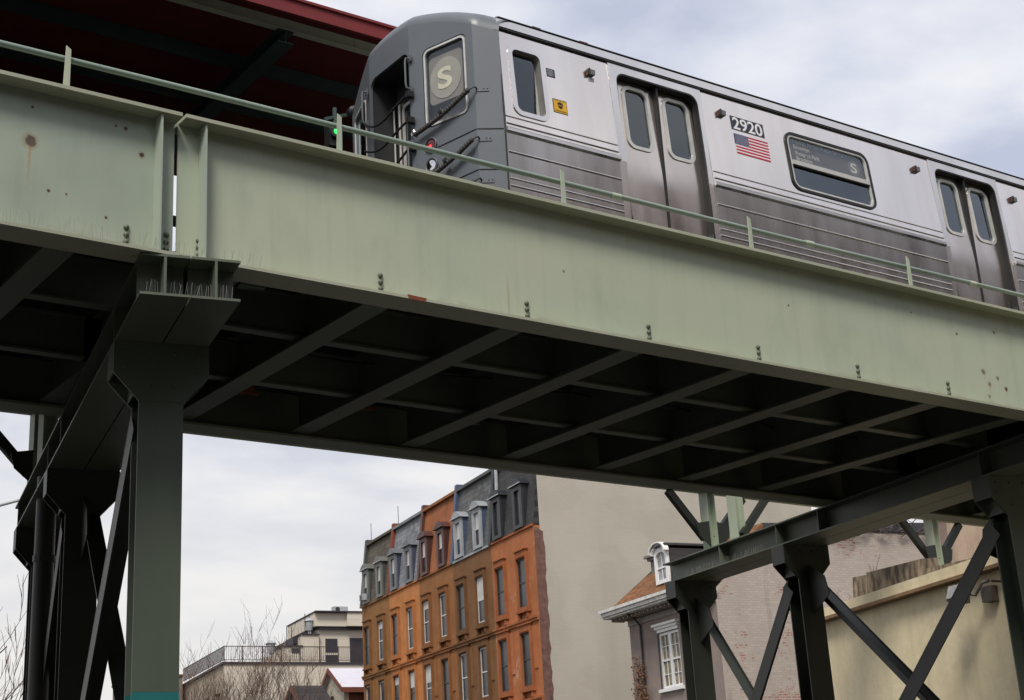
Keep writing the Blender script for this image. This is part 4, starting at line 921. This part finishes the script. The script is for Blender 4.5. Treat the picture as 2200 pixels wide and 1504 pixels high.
    if i == 4:
        ac = MB(); ac.box(NF-0.42, NF-0.14, cs[1]-0.28, cs[1]+0.28, 13.68, 14.05); ao = part('air_conditioner', ac, gray_p, t)
        gr = MB()
        for k in range(6): gr.box(NF-0.43, NF-0.421, cs[1]-0.25, cs[1]+0.25, 13.72+0.05*k, 13.74+0.05*k)
        part('grille', gr, sash_d, ao)
    if i in (3, 4): part('roof_rod', MB().tube([(NF+0.7, s1-0.05, 17.5), (NF+0.7, s1-0.05, 18.6)], 0.02, 5), sash_d, t)

# ---- the older house with white trim and peeling end wall
mauve = stucco('gray_mauve_stucco', srgb(150, 136, 128), srgb(138, 124, 117), None, 0.4)
peel = brick('peeling_painted_brick', (0.53, 0.46, 0.40, 1), (0.45, 0.39, 0.34, 1), (0.42, 0.36, 0.31, 1), 'x', 1.0, peel=srgb(150, 92, 76), bh=0.09, bw=0.24, noisev=0.2, bumpk=0.6)
shingle = brick('brown_shingles', srgb(150, 105, 68), srgb(112, 72, 42), srgb(70, 44, 28), 'y', 1.0, bw=0.22, bh=0.115, mort=0.008, bumpk=0.8)
oh = TH('corner_house', 'low gray house with brown shingle roof, white arched dormer and peeling brick end wall', 'house', (NF, 47.2, GZ))
wz = [(50.08, 51.62, 5.0, 7.06), (50.08, 51.62, 1.2, 3.4)]
part('front_wall', holed([(47.21, GZ), (53.9, GZ), (53.9, 8.0), (47.21, 8.0)], [[(a, c), (b_, c), (b_, d_), (a, d_)] for a, b_, c, d_ in wz], 0.3, lambda u, v, w: (NF+w, u, v)), mauve, oh)
for a, b_, c, d_ in wz:
    mid = (a+b_)/2
    wf = part('window', holed([(a+0.001, c+0.001), (b_-0.001, c+0.001), (b_-0.001, d_-0.001), (a+0.001, d_-0.001)], [[(x0, z0), (x1, z0), (x1, z1), (x0, z1)] for x0, x1 in ((a+0.10, mid-0.09), (mid+0.09, b_-0.10)) for z0, z1 in ((c+0.1, (c+d_)/2-0.03), ((c+d_)/2+0.04, d_-0.1))], 0.08, lambda u, v, w: (NF+0.04+w, u, v)), white_p, oh)
    mu = MB()
    for x0, x1 in ((a+0.10, mid-0.09), (mid+0.09, b_-0.10)):
        mu.box(NF+0.06, NF+0.09, (x0+x1)/2-0.012, (x0+x1)/2+0.012, c+0.1, d_-0.1)
        for zz in ((c*3+d_)/4, (c+3*d_)/4): mu.box(NF+0.06, NF+0.088, x0, x1, zz-0.012, zz+0.012)
    part('muntins', mu, white_p, wf)
    part('pane', MB().box(NF+0.10, NF+0.105, a+0.08, b_-0.08, c+0.08, d_-0.08), plain('curtained_glass', (0.20, 0.165, 0.10, 1), 0.15, var=0.7, scale=5), wf)
    part('sill', MB().box(NF-0.12, NF-0.001, a-0.1, b_+0.12, c-0.12, c-0.003), white_p, wf)
    hh = MB(); hh.box(NF-0.05, NF-0.001, a-0.02, b_+0.02, d_+0.02, d_+0.14); hh.box(NF-0.12, NF-0.001, a-0.08, b_+0.08, d_+0.141, d_+0.24); hh.box(NF-0.2, NF-0.001, a-0.16, b_+0.16, d_+0.241, d_+0.33)
    part('hood', hh, white_p, wf)
    part('casing', MB().box(NF-0.03, NF-0.001, b_+0.0, b_+0.06, c, d_), sash_d, wf)
part('end_wall', MB().prism([(NF+0.001, 47.2, GZ), (44.0, 47.2, GZ), (44.0, 47.2, 10.35), (31.0, 47.2, 10.31), (NF+0.001, 47.2, 8.0)], (0, 0.3, 0)), peel, oh)
part('back_gable_wall', MB().prism([(NF+0.31, 53.6, GZ), (37.0, 53.6, GZ), (37.0, 53.6, 10.2), (30.7, 53.6, 10.2), (NF+0.31, 53.6, 8.4)], (0, 0.29, 0)), mauve, oh)
# roof: slope from the eave to the ridge
rs = MB(); rs.prism([(27.86, 47.1, 8.30), (30.7, 47.1, 10.50), (30.7, 47.1, 10.32), (27.86, 47.1, 8.12)], (0, 7.25, 0))
roof_ = part('roof', rs, shingle, oh)
part('rear_roof', MB().prism([(30.701, 47.15, 10.50), (44, 47.15, 10.95), (44, 47.15, 10.36), (30.701, 47.15, 10.32)], (0, 7.0, 0)), tar, roof_)
part('verge', MB().prism([(27.80, 54.351, 8.24), (30.7, 54.351, 10.52), (30.7, 54.351, 10.28), (27.80, 54.351, 8.02)], (0, 0.06, 0)), sash_d, roof_)
ev = MB(); ev.box(27.62, 27.86, 47.05, 54.55, 8.06, 8.29); ev.box(27.70, NF-0.001, 47.05, 54.55, 7.98, 8.055); ev.box(27.54, 27.62, 47.0, 54.62, 8.20, 8.32)
part('eave_board', ev, plain('weathered_white_trim', (0.66, 0.64, 0.60, 1), 0.7, var=0.25, scale=5), oh)
br_ = MB()
for k in range(22): br_.box(27.95, NF-0.001, 47.3+0.33*k, 47.38+0.33*k, 7.85, 7.978)
part('eave_brackets', br_, plain('bracket_beige', (0.30, 0.27, 0.23, 1), 0.7), oh)
part('frieze', MB().box(NF-0.05, NF-0.001, 47.2, 53.9, 7.62, 7.84), plain('frieze_beige', (0.27, 0.245, 0.22, 1), 0.7), oh)
part('downspout', MB().tube([(27.75, 52.75, 8.05), (28.15, 52.85, 7.86), (28.43, 52.88, 7.55), (28.43, 52.88, GZ+0.1)], 0.045, 8), sash_d, oh, True)
# dormer with arched head
dn = 28.45
arch = [(50.38, 8.85), (51.36, 8.85), (51.36, 9.95)]+[(50.87+0.49*math.cos(math.radians(a)), 9.95+0.30*math.sin(math.radians(a))) for a in range(15, 180, 15)]+[(50.38, 9.95)]
hole = [(50.52, 8.99), (51.22, 8.99), (51.22, 9.85)]+[(50.87+0.35*math.cos(math.radians(a)), 9.85+0.2*math.sin(math.radians(a))) for a in range(20, 180, 20)]+[(50.52, 9.85)]
do_ = part('dormer', holed(arch, [hole], 0.12, lambda u, v, w: (dn+w, u, v)), white_p, oh)
part('pane', MB().box(dn+0.08, dn+0.085, 50.5, 51.24, 8.95, 10.1), plain('dormer_glass', (0.25, 0.25, 0.26, 1), 0.15, var=0.5, scale=4), do_)
mu = MB(); mu.box(dn+0.04, dn+0.075, 50.5, 51.24, 9.42, 9.48); mu.box(dn+0.05, dn+0.07, 50.855, 50.885, 9.0, 10.05); part('muntins', mu, white_p, do_)
hd_ = MB()
for rr, dp, dz in ((0.56, 0.10, 0.0), (0.64, 0.17, 0.05)):
    o_ = [(50.87+rr*math.cos(math.radians(a)), 9.97+dz+(rr*0.62)*math.sin(math.radians(a))) for a in range(0, 181, 15)]; i_ = [(50.87+(rr-0.07)*math.cos(math.radians(a)), 9.97+dz+(rr-0.07)*0.62*math.sin(math.radians(a))) for a in range(180, -1, -15)]
    hd_.prism([(dn-dp, a, b_) for a, b_ in o_+i_], (dp+0.05, 0, 0))
part('arched_hood', hd_, white_p, do_)
ck = MB(); ck.box(dn+0.121, 30.2, 50.36, 50.42, 8.9, 10.12); ck.box(dn+0.121, 30.2, 51.32, 51.38, 8.9, 10.12); part('cheek', ck, slate('dormer_slate', (0.07, 0.068, 0.07, 1), 0.8), do_)
part('dormer_roof', MB().box(dn-0.1, 30.6, 50.28, 51.46, 10.22, 10.30), tar, do_)
ch = MB(); ch.box(29.7, 30.5, 53.3, 53.9, 9.4, 10.25); ch.box(29.6, 30.6, 53.2, 54.0, 10.251, 10.36); ch.box(29.5, 30.7, 53.1, 54.1, 10.361, 10.46); part('chimney', ch, plain('chimney_gray', (0.17, 0.16, 0.15, 1), 0.8), oh)
part('vent_pipe', MB().tube([(30.3, 50.1, 10.0), (30.3, 50.1, 11.15), (30.3, 50.1, 11.16), (30.3, 50.1, 11.25)], [0.06, 0.06, 0.09, 0.09], 8), plain('rusty_pipe', (0.06, 0.04, 0.035, 1), 0.8), oh)
wb_ = part('wall_bracket', MB().bar((31.9, 47.17, 7.45), (32.4, 47.17, 7.45), 0.05, 0.05), rustm, oh)
ph = TH('plaster_house', 'pinkish plastered house glimpsed right of the green platform post', 'house', (33.0, 40, GZ))
part('wall', MB().box(33.3, 40, 40, 40.35, GZ, 9.5), stucco('pink_plaster', srgb(190, 168, 146), srgb(172, 150, 130)), ph)
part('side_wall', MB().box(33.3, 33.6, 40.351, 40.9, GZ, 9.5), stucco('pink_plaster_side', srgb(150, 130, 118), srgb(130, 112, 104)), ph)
part('roof', MB().box(33.2, 40.2, 39.9, 41.1, 9.501, 9.7), tar, ph)

# ---- yellow wall along the street under the viaduct
ywm = stucco('pale_yellow_stucco', (0.80, 0.69, 0.46, 1), (0.76, 0.65, 0.42, 1), (0.80, 0.72, 0.52, 1), 0.4)
zy = lambda s: 4.275+0.034*(28.19-s)
yw_ = TH('yellow_wall', 'pale yellow stucco wall behind the right hand bent with a brown ledge', 'wall', (19.6, 28.4, GZ))
part('wall_face', MB().hexa([(19.6, 9.1, GZ), (20.5, 9.1, GZ), (20.5, 28.43, GZ), (19.6, 28.43, GZ)], [(19.6, 9.1, zy(9.1)-0.16), (20.5, 9.1, zy(9.1)-0.16), (20.5, 28.43, zy(28.43)-0.16), (19.6, 28.43, zy(28.43)-0.16)]), ywm, yw_)
part('parapet_band', MB().hexa([(19.51, 9.1, zy(9.1)-0.09), (20.5, 9.1, zy(9.1)-0.09), (20.5, 28.43, zy(28.43)-0.09), (19.51, 28.43, zy(28.43)-0.09)], [(19.51, 9.1, zy(9.1)+0.25), (20.5, 9.1, zy(9.1)+0.25), (20.5, 28.43, zy(28.43)+0.12), (19.51, 28.43, zy(28.43)+0.12)]), ywm, yw_)
part('ledge', MB().hexa([(19.37, 9.1, zy(9.1)-0.158), (20.5, 9.1, zy(9.1)-0.158), (20.5, 28.45, zy(28.45)-0.158), (19.37, 28.45, zy(28.45)-0.158)], [(19.37, 9.1, zy(9.1)-0.092), (20.5, 9.1, zy(9.1)-0.092), (20.5, 28.45, zy(28.45)-0.092), (19.37, 28.45, zy(28.45)-0.092)]), plain('ledge_brown', srgb(132, 104, 72), 0.8, var=0.25, scale=4), yw_)
part('return_wall', MB().box(20.51, 30, 28.1, 28.42, GZ, 4.2), ywm, yw_)
stain = Mat('stained_concrete', 0.95); f = stain.ramp(stain.noise(1.0, 7, stain.mapped((9, 9, 2.5))), 0.4, 0.62)
stain.color(stain.mix(f, srgb(84, 72, 60), srgb(146, 130, 108))); stain.bump(stain.noise(9, 5), 0.5, 0.02); stain = stain.m
def rough_block(pts, h, seed):
    mb = MB(); mb.prism(pts, (0, 0, h)); return mb
for (a, b_, z0, z1, q, lb_) in ((26.85, 27.5, 4.42, 5.0, 19.95, 'short dark stained concrete block at the left end of the yellow wall top'), (24.9, 26.8, 4.42, 4.98, 19.8, 'long dark stained concrete block on top of the yellow wall'), (23.5, 24.87, 4.5, 4.74, 19.82, 'low stained concrete kerb right of the long block')):
    o = MB(); o.hexa([(q, a, z0-0.1), (q+0.5, a, z0-0.1), (q+0.5, b_, z0-0.1), (q, b_, z0-0.1)], [(q+0.06, a+0.03, z1-0.03), (q+0.42, a+0.03, z1), (q+0.44, b_-0.04, z1-0.02), (q+0.05, b_-0.03, z1)])
    single('concrete_block', o, stain, lb_, 'concrete block', (q, a, z0), True, 'concrete blocks on the yellow wall')
fl_ = TH('floodlight', 'square gray floodlight mounted on the yellow wall just under its ledge', 'floodlight', (19.0, 23.0, 4.0))
c = Vector((19.05, 23.05, 3.95))
part('housing', MB().hexa([c+Vector(p) for p in ((-0.16, -0.17, -0.12), (0.10, -0.17, -0.20), (0.10, 0.17, -0.20), (-0.16, 0.17, -0.12))], [c+Vector(p) for p in ((-0.06, -0.17, 0.16), (0.16, -0.17, 0.10), (0.16, 0.17, 0.10), (-0.06, 0.17, 0.16))]), plain('floodlight_bronze', (0.09, 0.075, 0.06, 1), 0.5), fl_)
part('lens', MB().hexa([c+Vector(p) for p in ((-0.175, -0.14, -0.09), (-0.165, -0.14, -0.095), (-0.165, 0.14, -0.095), (-0.175, 0.14, -0.09))], [c+Vector(p) for p in ((-0.085, -0.14, 0.14), (-0.075, -0.14, 0.135), (-0.075, 0.14, 0.135), (-0.085, 0.14, 0.14))]), plain('frosted_lens', (0.32, 0.31, 0.29, 1), 0.3, var=0.3, scale=18), fl_)
part('arm', MB().tube([c+Vector((0.12, -0.02, 0)), (19.32, 22.9, 3.9), (19.37, 22.75, 4.1), (19.5, 22.7, 4.14)], 0.03, 8), plain('arm_bronze', (0.09, 0.075, 0.06, 1), 0.5), fl_, True)
part('junction_box', MB().box(19.44, 19.59, 22.62, 22.9, 3.76, 4.04), plain('box_bronze', (0.09, 0.075, 0.06, 1), 0.5), fl_)
part('conduit', MB().tube([(17.15, 19.9, 3.62), (19.51, 20.5, 3.69), (19.51, 14, 3.82)], 0.02, 6), plain('conduit_brown', (0.15, 0.11, 0.08, 1), 0.6), fl_)

# ---- pale modern building with roof terrace
cream = brick('cream_panel', (0.62, 0.56, 0.46, 1), (0.61, 0.55, 0.45, 1), (0.50, 0.45, 0.37, 1), 'x', 1.0, bw=40, bh=0.62, mort=0.02, bumpk=0.2, noisev=0.06)
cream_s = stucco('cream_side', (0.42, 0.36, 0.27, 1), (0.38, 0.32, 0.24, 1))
mbd = TH('apartment_building', 'cream modern apartment building with dark railed roof terrace behind bare trees', 'building', (22.75, 100, GZ))
part('end_wall', MB().box(22.75, 36, 100, 100.3, GZ, 11.42), cream, mbd)
part('side_wall', holed([(100.301, GZ), (114, GZ), (114, 11.3), (100.301, 11.42)], [[(a, z0), (a+1.3, z0), (a+1.3, z0+1.9), (a, z0+1.9)] for a in (101.2, 104.5, 108, 111.5) for z0 in (7.8, 4.6, 1.4)], 0.3, lambda u, v, w: (22.75+w, u, v)), cream_s, mbd)
for a in (101.2, 104.5, 108, 111.5):
    for z0 in (7.8, 4.6, 1.4): part('window', MB().box(22.95, 23.0, a, a+1.3, z0, z0+1.9), pane_dark, mbd)
part('terrace_edge', MB().prism([(22.6, 99.9, 11.42), (36, 99.9, 11.42), (36, 101, 11.42), (23.8, 101, 11.42), (23.8, 114, 11.3), (22.6, 114, 11.3)], (0, 0, 0.15)), plain('dark_parapet_cap', (0.035, 0.03, 0.035, 1), 0.6), mbd)
part('terrace_deck', MB().box(22.9, 36, 100.35, 114, 11.1, 11.25), tar, mbd)
rl = MB()
rl.box(22.72, 34, 99.98, 100.02, 12.56, 12.61); rl.box(22.72, 34, 99.98, 100.02, 11.68, 11.72); rl.box(22.70, 22.74, 100.03, 113.5, 12.55, 12.60); rl.box(22.70, 22.74, 100.03, 113.5, 11.68, 11.72)
x = 22.75
while x < 34: rl.box(x, x+0.022, 99.99, 100.01, 11.73, 12.56); x += 0.145
y = 100.1
while y < 113.5: rl.box(22.71, 22.73, y, y+0.022, 11.73, 12.56); y += 0.145
for x in (22.72, 23.95, 25.3, 26.6, 27.9, 29.3, 30.6, 31.9): rl.box(x, x+0.05, 99.97, 100.03, 11.571, 12.62)
part('railing', rl, plain('railing_brown_black', (0.04, 0.028, 0.028, 1), 0.6), mbd)
pk = plain('dark_band', (0.03, 0.026, 0.035, 1), 0.6)
pen = MB(); pen.box(28.35, 29.55, 101.0, 108, 11.3, 13.5); pen.box(29.551, 36, 101.3, 108, 11.3, 13.9); ph_ = part('penthouse', pen, cream, mbd)
part('penthouse_band', MB().box(28.3, 29.6, 100.9, 108.1, 13.501, 13.58), pk, ph_)
up = MB(); up.box(29.25, 31.5, 100.9, 108, 14.1, 15.0); up.box(31.5, 36, 100.6, 108, 14.1, 15.02); part('upper_storey', up, cream, ph_)
part('shadow_band', MB().box(29.6, 36, 101.0, 107, 13.901, 14.099), pk, ph_); part('top_cap', MB().box(29.2, 36, 100.5, 108.1, 15.021, 15.1), pk, ph_)
sb_ = MB(); sb_.box(27.0, 28.34, 101.0, 104, 11.3, 12.72); so2 = part('stair_block', sb_, cream, mbd); part('block_cap', MB().box(26.9, 28.4, 100.9, 104.1, 12.721, 12.8), pk, so2); part('louver', MB().box(27.6, 28.2, 100.95, 100.99, 12.3, 12.6), pk, so2)
part('window', MB().box(30.1, 30.95, 101.24, 101.29, 12.4, 13.3), pk, mbd); part('door_panel', MB().box(30.1, 30.95, 101.24, 101.29, 11.4, 12.2), pk, mbd); part('door', MB().box(31.85, 33.0, 101.24, 101.29, 11.3, 13.35), pk, mbd)
st2 = MB(); st2.hexa([(28.0, 102, 13.0), (29.2, 102, 13.4), (29.2, 104, 13.4), (28.0, 104, 13.0)], [(28.0, 102, 13.5), (29.2, 102, 14.05), (29.2, 104, 14.05), (28.0, 104, 13.5)]); part('stair_roof', st2, pk, mbd)
def vent(n, z, lab):
    v = TH('roof_vent', lab, 'roof vent', (n, 101.5, z), 'conical roof vents')
    part('duct', MB().lathe((n, 101.5, z), (0, 0, 1), [(0, 0.12), (0.25, 0.12), (0.26, 0.2), (0.85, 0.33), (0.86, 0.36)], 14), gray_p, v, True)
    part('vent_hat', MB().lathe((n, 101.5, z+0.9), (0, 0, 1), [(0, 0.40), (0.05, 0.36), (0.22, 0.12), (0.26, 0.05)], 14), gray_p, v, True)
vent(26.3, 12.05, 'conical metal roof vent standing behind the middle of the terrace railing')
vent(29.05, 13.6, 'conical metal roof vent beside the penthouse top')
tb = MB(); tb.box(25.8, 26.9, 101.2, 102.2, 11.26, 12.05); part('vent_base', tb, cream, mbd)
acu = TH('condenser_unit', 'air conditioning condenser on top of the penthouse roof', 'air conditioner', (30.9, 101.5, 15.1))
part('casing', MB().box(30.7, 31.75, 101.2, 101.7, 15.12, 15.5), gray_p, acu); part('fan_grille', MB().lathe((31.0, 101.2, 15.31), (0, -1, 0), [(0, 0.16), (0.02, 0.16)], 16), sash_d, acu)
for x in (27.4, 27.75, 28.7, 29.0): part('roof_rod', MB().tube([(x, 101.4, 12.7 if x < 28 else 13.5), (x, 101.4, 14.1 if x < 28 else 15.0)], 0.03, 5), pk, mbd)
# low gabled houses in front of it
def gable_house(lab, n0, sr, zr, se, ze, sf, zf, n1, roofm, wallm, bargem, arched=False):
    t = TH('gabled_house', lab, 'house', (n0, sr, GZ))
    part('gable_wall', MB().prism([(n0+0.25, se+0.3, GZ), (n0+0.25, sf-0.3, GZ), (n0+0.25, sf-0.3, zf+0.05), (n0+0.25, sr, zr-0.2), (n0+0.25, se+0.3, ze+0.05)], (0.3, 0, 0)), wallm, t)
    part('near_wall', MB().box(n0+0.56, n1, se+0.3, se+0.55, GZ, ze), bargem, t)
    r = part('roof', MB().prism([(n0, se-0.1, ze), (n0, sr, zr), (n0, sf+0.1, zf), (n0, sf+0.1, zf-0.12), (n0, sr, zr-0.14), (n0, se-0.1, ze-0.12)], (n1-n0, 0, 0)), roofm, t)
    b = MB()
    for (sa, z_a, sb2, z_b) in ((se-0.15, ze+0.01, sr, zr+0.02), (sr, zr+0.02, sf+0.15, zf+0.01)):
        b.prism([(n0-0.06, sa, z_a), (n0-0.06, sb2, z_b), (n0-0.06, sb2, z_b-0.3), (n0-0.06, sa, z_a-0.28)], (0.055, 0, 0))
    part('barge_board', b, bargem, r)
    part('eave_fascia', MB().box(n0, n1, se-0.16, se-0.105, ze-0.3, ze+0.0), bargem, r)
    if arched: part('arched_window', MB().prism([(n0+0.20, sr-0.45, 6.5), (n0+0.20, sr+0.45, 6.5), (n0+0.20, sr+0.45, 8.1)]+[(n0+0.20, sr+0.45*math.cos(math.radians(a)), 8.1+0.5*math.sin(math.radians(a))) for a in range(20, 180, 20)]+[(n0+0.20, sr-0.45, 8.1)], (0.049, 0, 0)), pk, t)
    return t
brn = plain('barge_brown', srgb(110, 62, 44), 0.7)
gable_house('small house with white metal roof and brown barge boards beside the brownstones', 27.5, 92.0, 10.27, 89.3, 8.85, 95.5, 8.0, 36, plain('white_metal_roof', (0.62, 0.60, 0.66, 1), 0.45, var=0.05), plain('cream_gable', (0.55, 0.49, 0.38, 1), 0.8), brn, True)
gable_house('small house with dark slate gable roof left of the white roof', 25.2, 92.5, 9.28, 89.5, 7.5, 95.5, 7.2, 27.3, slate('black_slate', (0.06, 0.055, 0.06, 1)), plain('dark_gable', (0.10, 0.07, 0.055, 1), 0.8), brn)
lo = TH('brick_building', 'low tan brick building at the left foot of the modern building', 'building', (20, 112, GZ)); part('wall', MB().box(18.6, 22.4, 112, 120, GZ, 11.9), brick('tan_brick', (0.24, 0.18, 0.14, 1), (0.2, 0.15, 0.11, 1), (0.2, 0.17, 0.14, 1), 'x'), lo); part('coping', MB().box(18.5, 22.45, 111.9, 120.1, 11.901, 12.05), brn, lo)

# ---- bare trees
bark = plain('bark_gray_brown', (0.10, 0.075, 0.06, 1), 0.95, var=0.3, scale=8)
twigm = plain('twig_brown', (0.13, 0.085, 0.065, 1), 0.95, var=0.3, scale=3)
def bare_tree(lab, n, s, h, seed, stems=5, spread=0.25, r0=0.10, lean=(0, 0), levels=4, twig=0.013, group='bare winter trees', upright=0.55, minlen=0.5):
    R = random.Random(seed); tr_, tw_ = MB(), MB()
    def grow(p, d, ln, r, lv):
        pts = [p]; rs = [r]; q = Vector(p); dd = Vector(d); K = 4
        for k in range(K):
            dd = (dd+Vector((R.uniform(-1, 1), R.uniform(-1, 1), R.uniform(-0.2, 0.7)))*0.13).normalized(); q = q+dd*ln/K; pts.append(q.copy()); rs.append(r*(1-0.55*(k+1)/K))
        (tr_ if lv <= 1 else tw_).tube(pts, rs, 6 if lv <= 1 else 3, False)
        if lv >= levels: return
        for _ in range(4 if lv < 2 else 3):
            k = R.randint(1, K); a = R.uniform(0, 2*PI); out = Vector((math.cos(a), math.sin(a), 0))
            nd = (dd*upright+out*R.uniform(0.25, 0.6)*(1.0)+Vector((0, 0, 0.35))).normalized()
            grow(pts[k], nd, ln*R.uniform(0.5, 0.72), max(twig, rs[k]*0.62), lv+1)
    b0 = Vector((n, s, GZ))
    tr_.tube([b0, b0+Vector((lean[0]*0.1, lean[1]*0.1, h*0.12))], [r0*1.6, r0*1.3], 8)
    for k in range(stems):
        a = 2*PI*k/stems+R.uniform(-0.4, 0.4); d = Vector((math.cos(a)*spread+lean[0], math.sin(a)*spread+lean[1], 1)).normalized()
        grow(b0+Vector((lean[0]*0.1, lean[1]*0.1, h*0.12)), d, h*0.42, r0, 0)
    t = TH('bare_tree', lab, 'tree', (n, s, GZ), group)
    part('trunk', tr_, bark, t); part('crown', tw_, twigm, t)
    return t
bare_tree('leafless tree at left of the modern building, leaning against its side', 17.1, 80, 12.2, 3, 5, 0.20, 0.09, levels=4, twig=0.009)
bare_tree('tall leafless tree before the corner of the roof terrace', 18.6, 81, 13.2, 11, 5, 0.22, 0.10, levels=4, twig=0.009)
bare_tree('leafless tree with steep fanned stems before the cream end wall', 20.4, 79, 12.6, 21, 6, 0.26, 0.10, levels=4, twig=0.009)
bare_tree('small leafless tree just right of the fanned one', 21.6, 82, 11.0, 37, 5, 0.3, 0.07, levels=4, twig=0.011)
bare_tree('leafless tree at the left edge reaching in front of pale sky', 0.6, 40, 9.0, 5, 4, 0.5, 0.11, lean=(0.12, 0), levels=4, twig=0.010, upright=0.9)
bare_tree('bare branches behind the yellow wall before the peeling brick', 24.8, 27.5, 7.4, 8, 4, 0.55, 0.05, lean=(-0.2, 0.0), levels=4, twig=0.008, upright=0.8)
# creeper on the corner of the gray house
R = random.Random(2); cp = MB(); lf = MB()
for k in range(60):
    p = Vector((28.35, 52.9+R.uniform(-0.25, 0.3), 3.0+R.uniform(0, 3.0)))
    pts = [p]; 
    for q in range(3): pts.append(pts[-1]+Vector((R.uniform(-0.1, 0.02), R.uniform(-0.2, 0.2), R.uniform(0.02, 0.3))))
    cp.tube(pts, 0.012, 3, False)
    for q in pts[1:]:
        for _ in range(3):
            c = q+Vector((R.uniform(-0.08, 0.05), R.uniform(-0.12, 0.12), R.uniform(-0.1, 0.1))); u = Vector((R.uniform(-1, 1), R.uniform(-1, 1), R.uniform(-1, 1))).normalized()*0.05; w_ = Vector((R.uniform(-1, 1), R.uniform(-1, 1), R.uniform(-1, 1))).normalized()*0.04
            lf.add([c-u, c+w_, c+u, c-w_], [(0, 1, 2, 3)])
vn = TH('climbing_plant', 'dried brown creeper climbing beside the downspout of the gray house', 'plant', (28.35, 52.9, 3.0)); part('stems', cp, twigm, vn); part('dead_leaves', lf, plain('dead_leaf_brown', srgb(132, 92, 66), 0.9, var=0.4, scale=12), vn)
cp = MB(); lf = MB()
for k in range(90):
    p = Vector((R.uniform(33, 40.5), 47.0, 10.25+R.uniform(0, 0.2))); pts = [p]
    for q in range(4): pts.append(pts[-1]+Vector((R.uniform(-0.35, 0.35), R.uniform(-0.12, 0.05), R.uniform(-0.12, 0.22))))
    cp.tube(pts, 0.016, 3, False)
vn = TH('roof_vines', 'tangled leafless vines along the top of the peeling brick wall', 'plant', (33, 47.0, 10.2)); part('stems', cp, plain('vine_gray', (0.13, 0.10, 0.09, 1), 0.9), vn)
R = random.Random(4); lf = MB(); cp = MB()
for (n, s, z) in ((22.9, 30.2, 5.35), (23.7, 30.1, 5.55), (25.6, 30, 5.4), (26.0, 30, 5.55)):
    cp.tube([(n+2.6, s, z-0.4), (n+1.4, s, z-0.25), (n+0.5, s, z-0.1), (n, s, z)], [0.02, 0.016, 0.012, 0.008], 4, False)
    for _ in range(16):
        c = Vector((n, s, z))+Vector([R.gauss(0, 0.09) for _ in range(3)]); u = Vector([R.uniform(-1, 1) for _ in range(3)]).normalized()*0.05; w_ = Vector([R.uniform(-1, 1) for _ in range(3)]).normalized()*0.04
        lf.add([c-u, c+w_, c+u, c-w_], [(0, 1, 2, 3)])
vn = TH('branch_with_leaves', 'thin branch with a few withered red leaves above the concrete blocks', 'plant', (23, 30, 5)); part('twigs', cp, twigm, vn); part('red_leaves', lf, plain('withered_red', srgb(150, 62, 44), 0.9), vn)
# ---- street lamp at the left edge
sl_ = TH('street_lamp', 'gray street lamp whose arm reaches in from the left edge', 'street lamp', (-0.6, 35, GZ))
part('pole', MB().tube([(-0.6, 35, GZ), (-0.6, 35, 6.6)], [0.11, 0.07], 12), gray_p, sl_, True)
part('arm', MB().tube([(-0.6, 35, 6.2), (0.4, 35, 6.8), (2.0, 35, 7.28), (3.3, 35, 7.7), (3.7, 35, 7.78)], 0.035, 8), gray_p, sl_, True)
part('lamp_head', MB().lathe((3.65, 35, 7.8), (1, 0, 0.1), [(0, 0.05), (0.1, 0.10), (0.45, 0.12), (0.6, 0.05)], 12), gray_p, sl_, True)

# ---- unseen buildings: one inferred from train reflections, two added to cut low sky light
def block(lab, n0, n1, s0, s1, zt, c, group=None, street=True, face='s'):
    t = thing('brick_building', lab, 'building', (n0, s0, GZ), street)
    wm = brick('brick_'+lab[:9], c, (c[0]*0.75, c[1]*0.72, c[2]*0.7, 1), (c[0]*0.9, c[1]*0.9, c[2]*0.9, 1), 'x')
    part('walls', MB().box(n0, n1, s0, s1, GZ, zt), wm, t)
    part('cornice', MB().box(n0-0.3, n1+0.3, s0-0.3, s1+0.3, zt+0.001, zt+0.5), brn, t)
    k = 0; z = 1.2
    while z < zt-2 and k < 90:
        if face == 'y':
            x = n0+1.5
            while x < n1-1.5 and k < 90: part('window', MB().box(x, x+1.0, s1+0.002, s1+0.05, z, z+1.7), pane_dark, t); x += 2.8; k += 1
        elif face == 'n+':
            x = s0+1.5
            while x < s1-1.5 and k < 90: part('window', MB().box(n1+0.002, n1+0.05, x, x+1.0, z, z+1.7), pane_dark, t); x += 2.8; k += 1
        else:
            x = s0+1.5
            while x < s1-1.5 and k < 90: part('window', MB().box(n0-0.05, n0-0.002, x, x+1.0, z, z+1.7), pane_dark, t); x += 2.8; k += 1
        z += 3.3
block('dark brown brick apartment house facing the viaduct across the street', 32, 78, -26, -12, 21.8, (0.30, 0.25, 0.21, 1), street=False, face='y')
block('lower dark brick building opposite the bent of three columns', -30, 30.5, -30, -15, 15.5, (0.09, 0.065, 0.05, 1), street=False, face='y')  # added unseen mass, keeps low sky light off columns and undersides
block('brown brick building on the right side of the street before the yellow wall', 21.5, 36, -14, 9, 8.0, (0.10, 0.075, 0.055, 1), face='n-')  # added out of view to darken the right hand bent
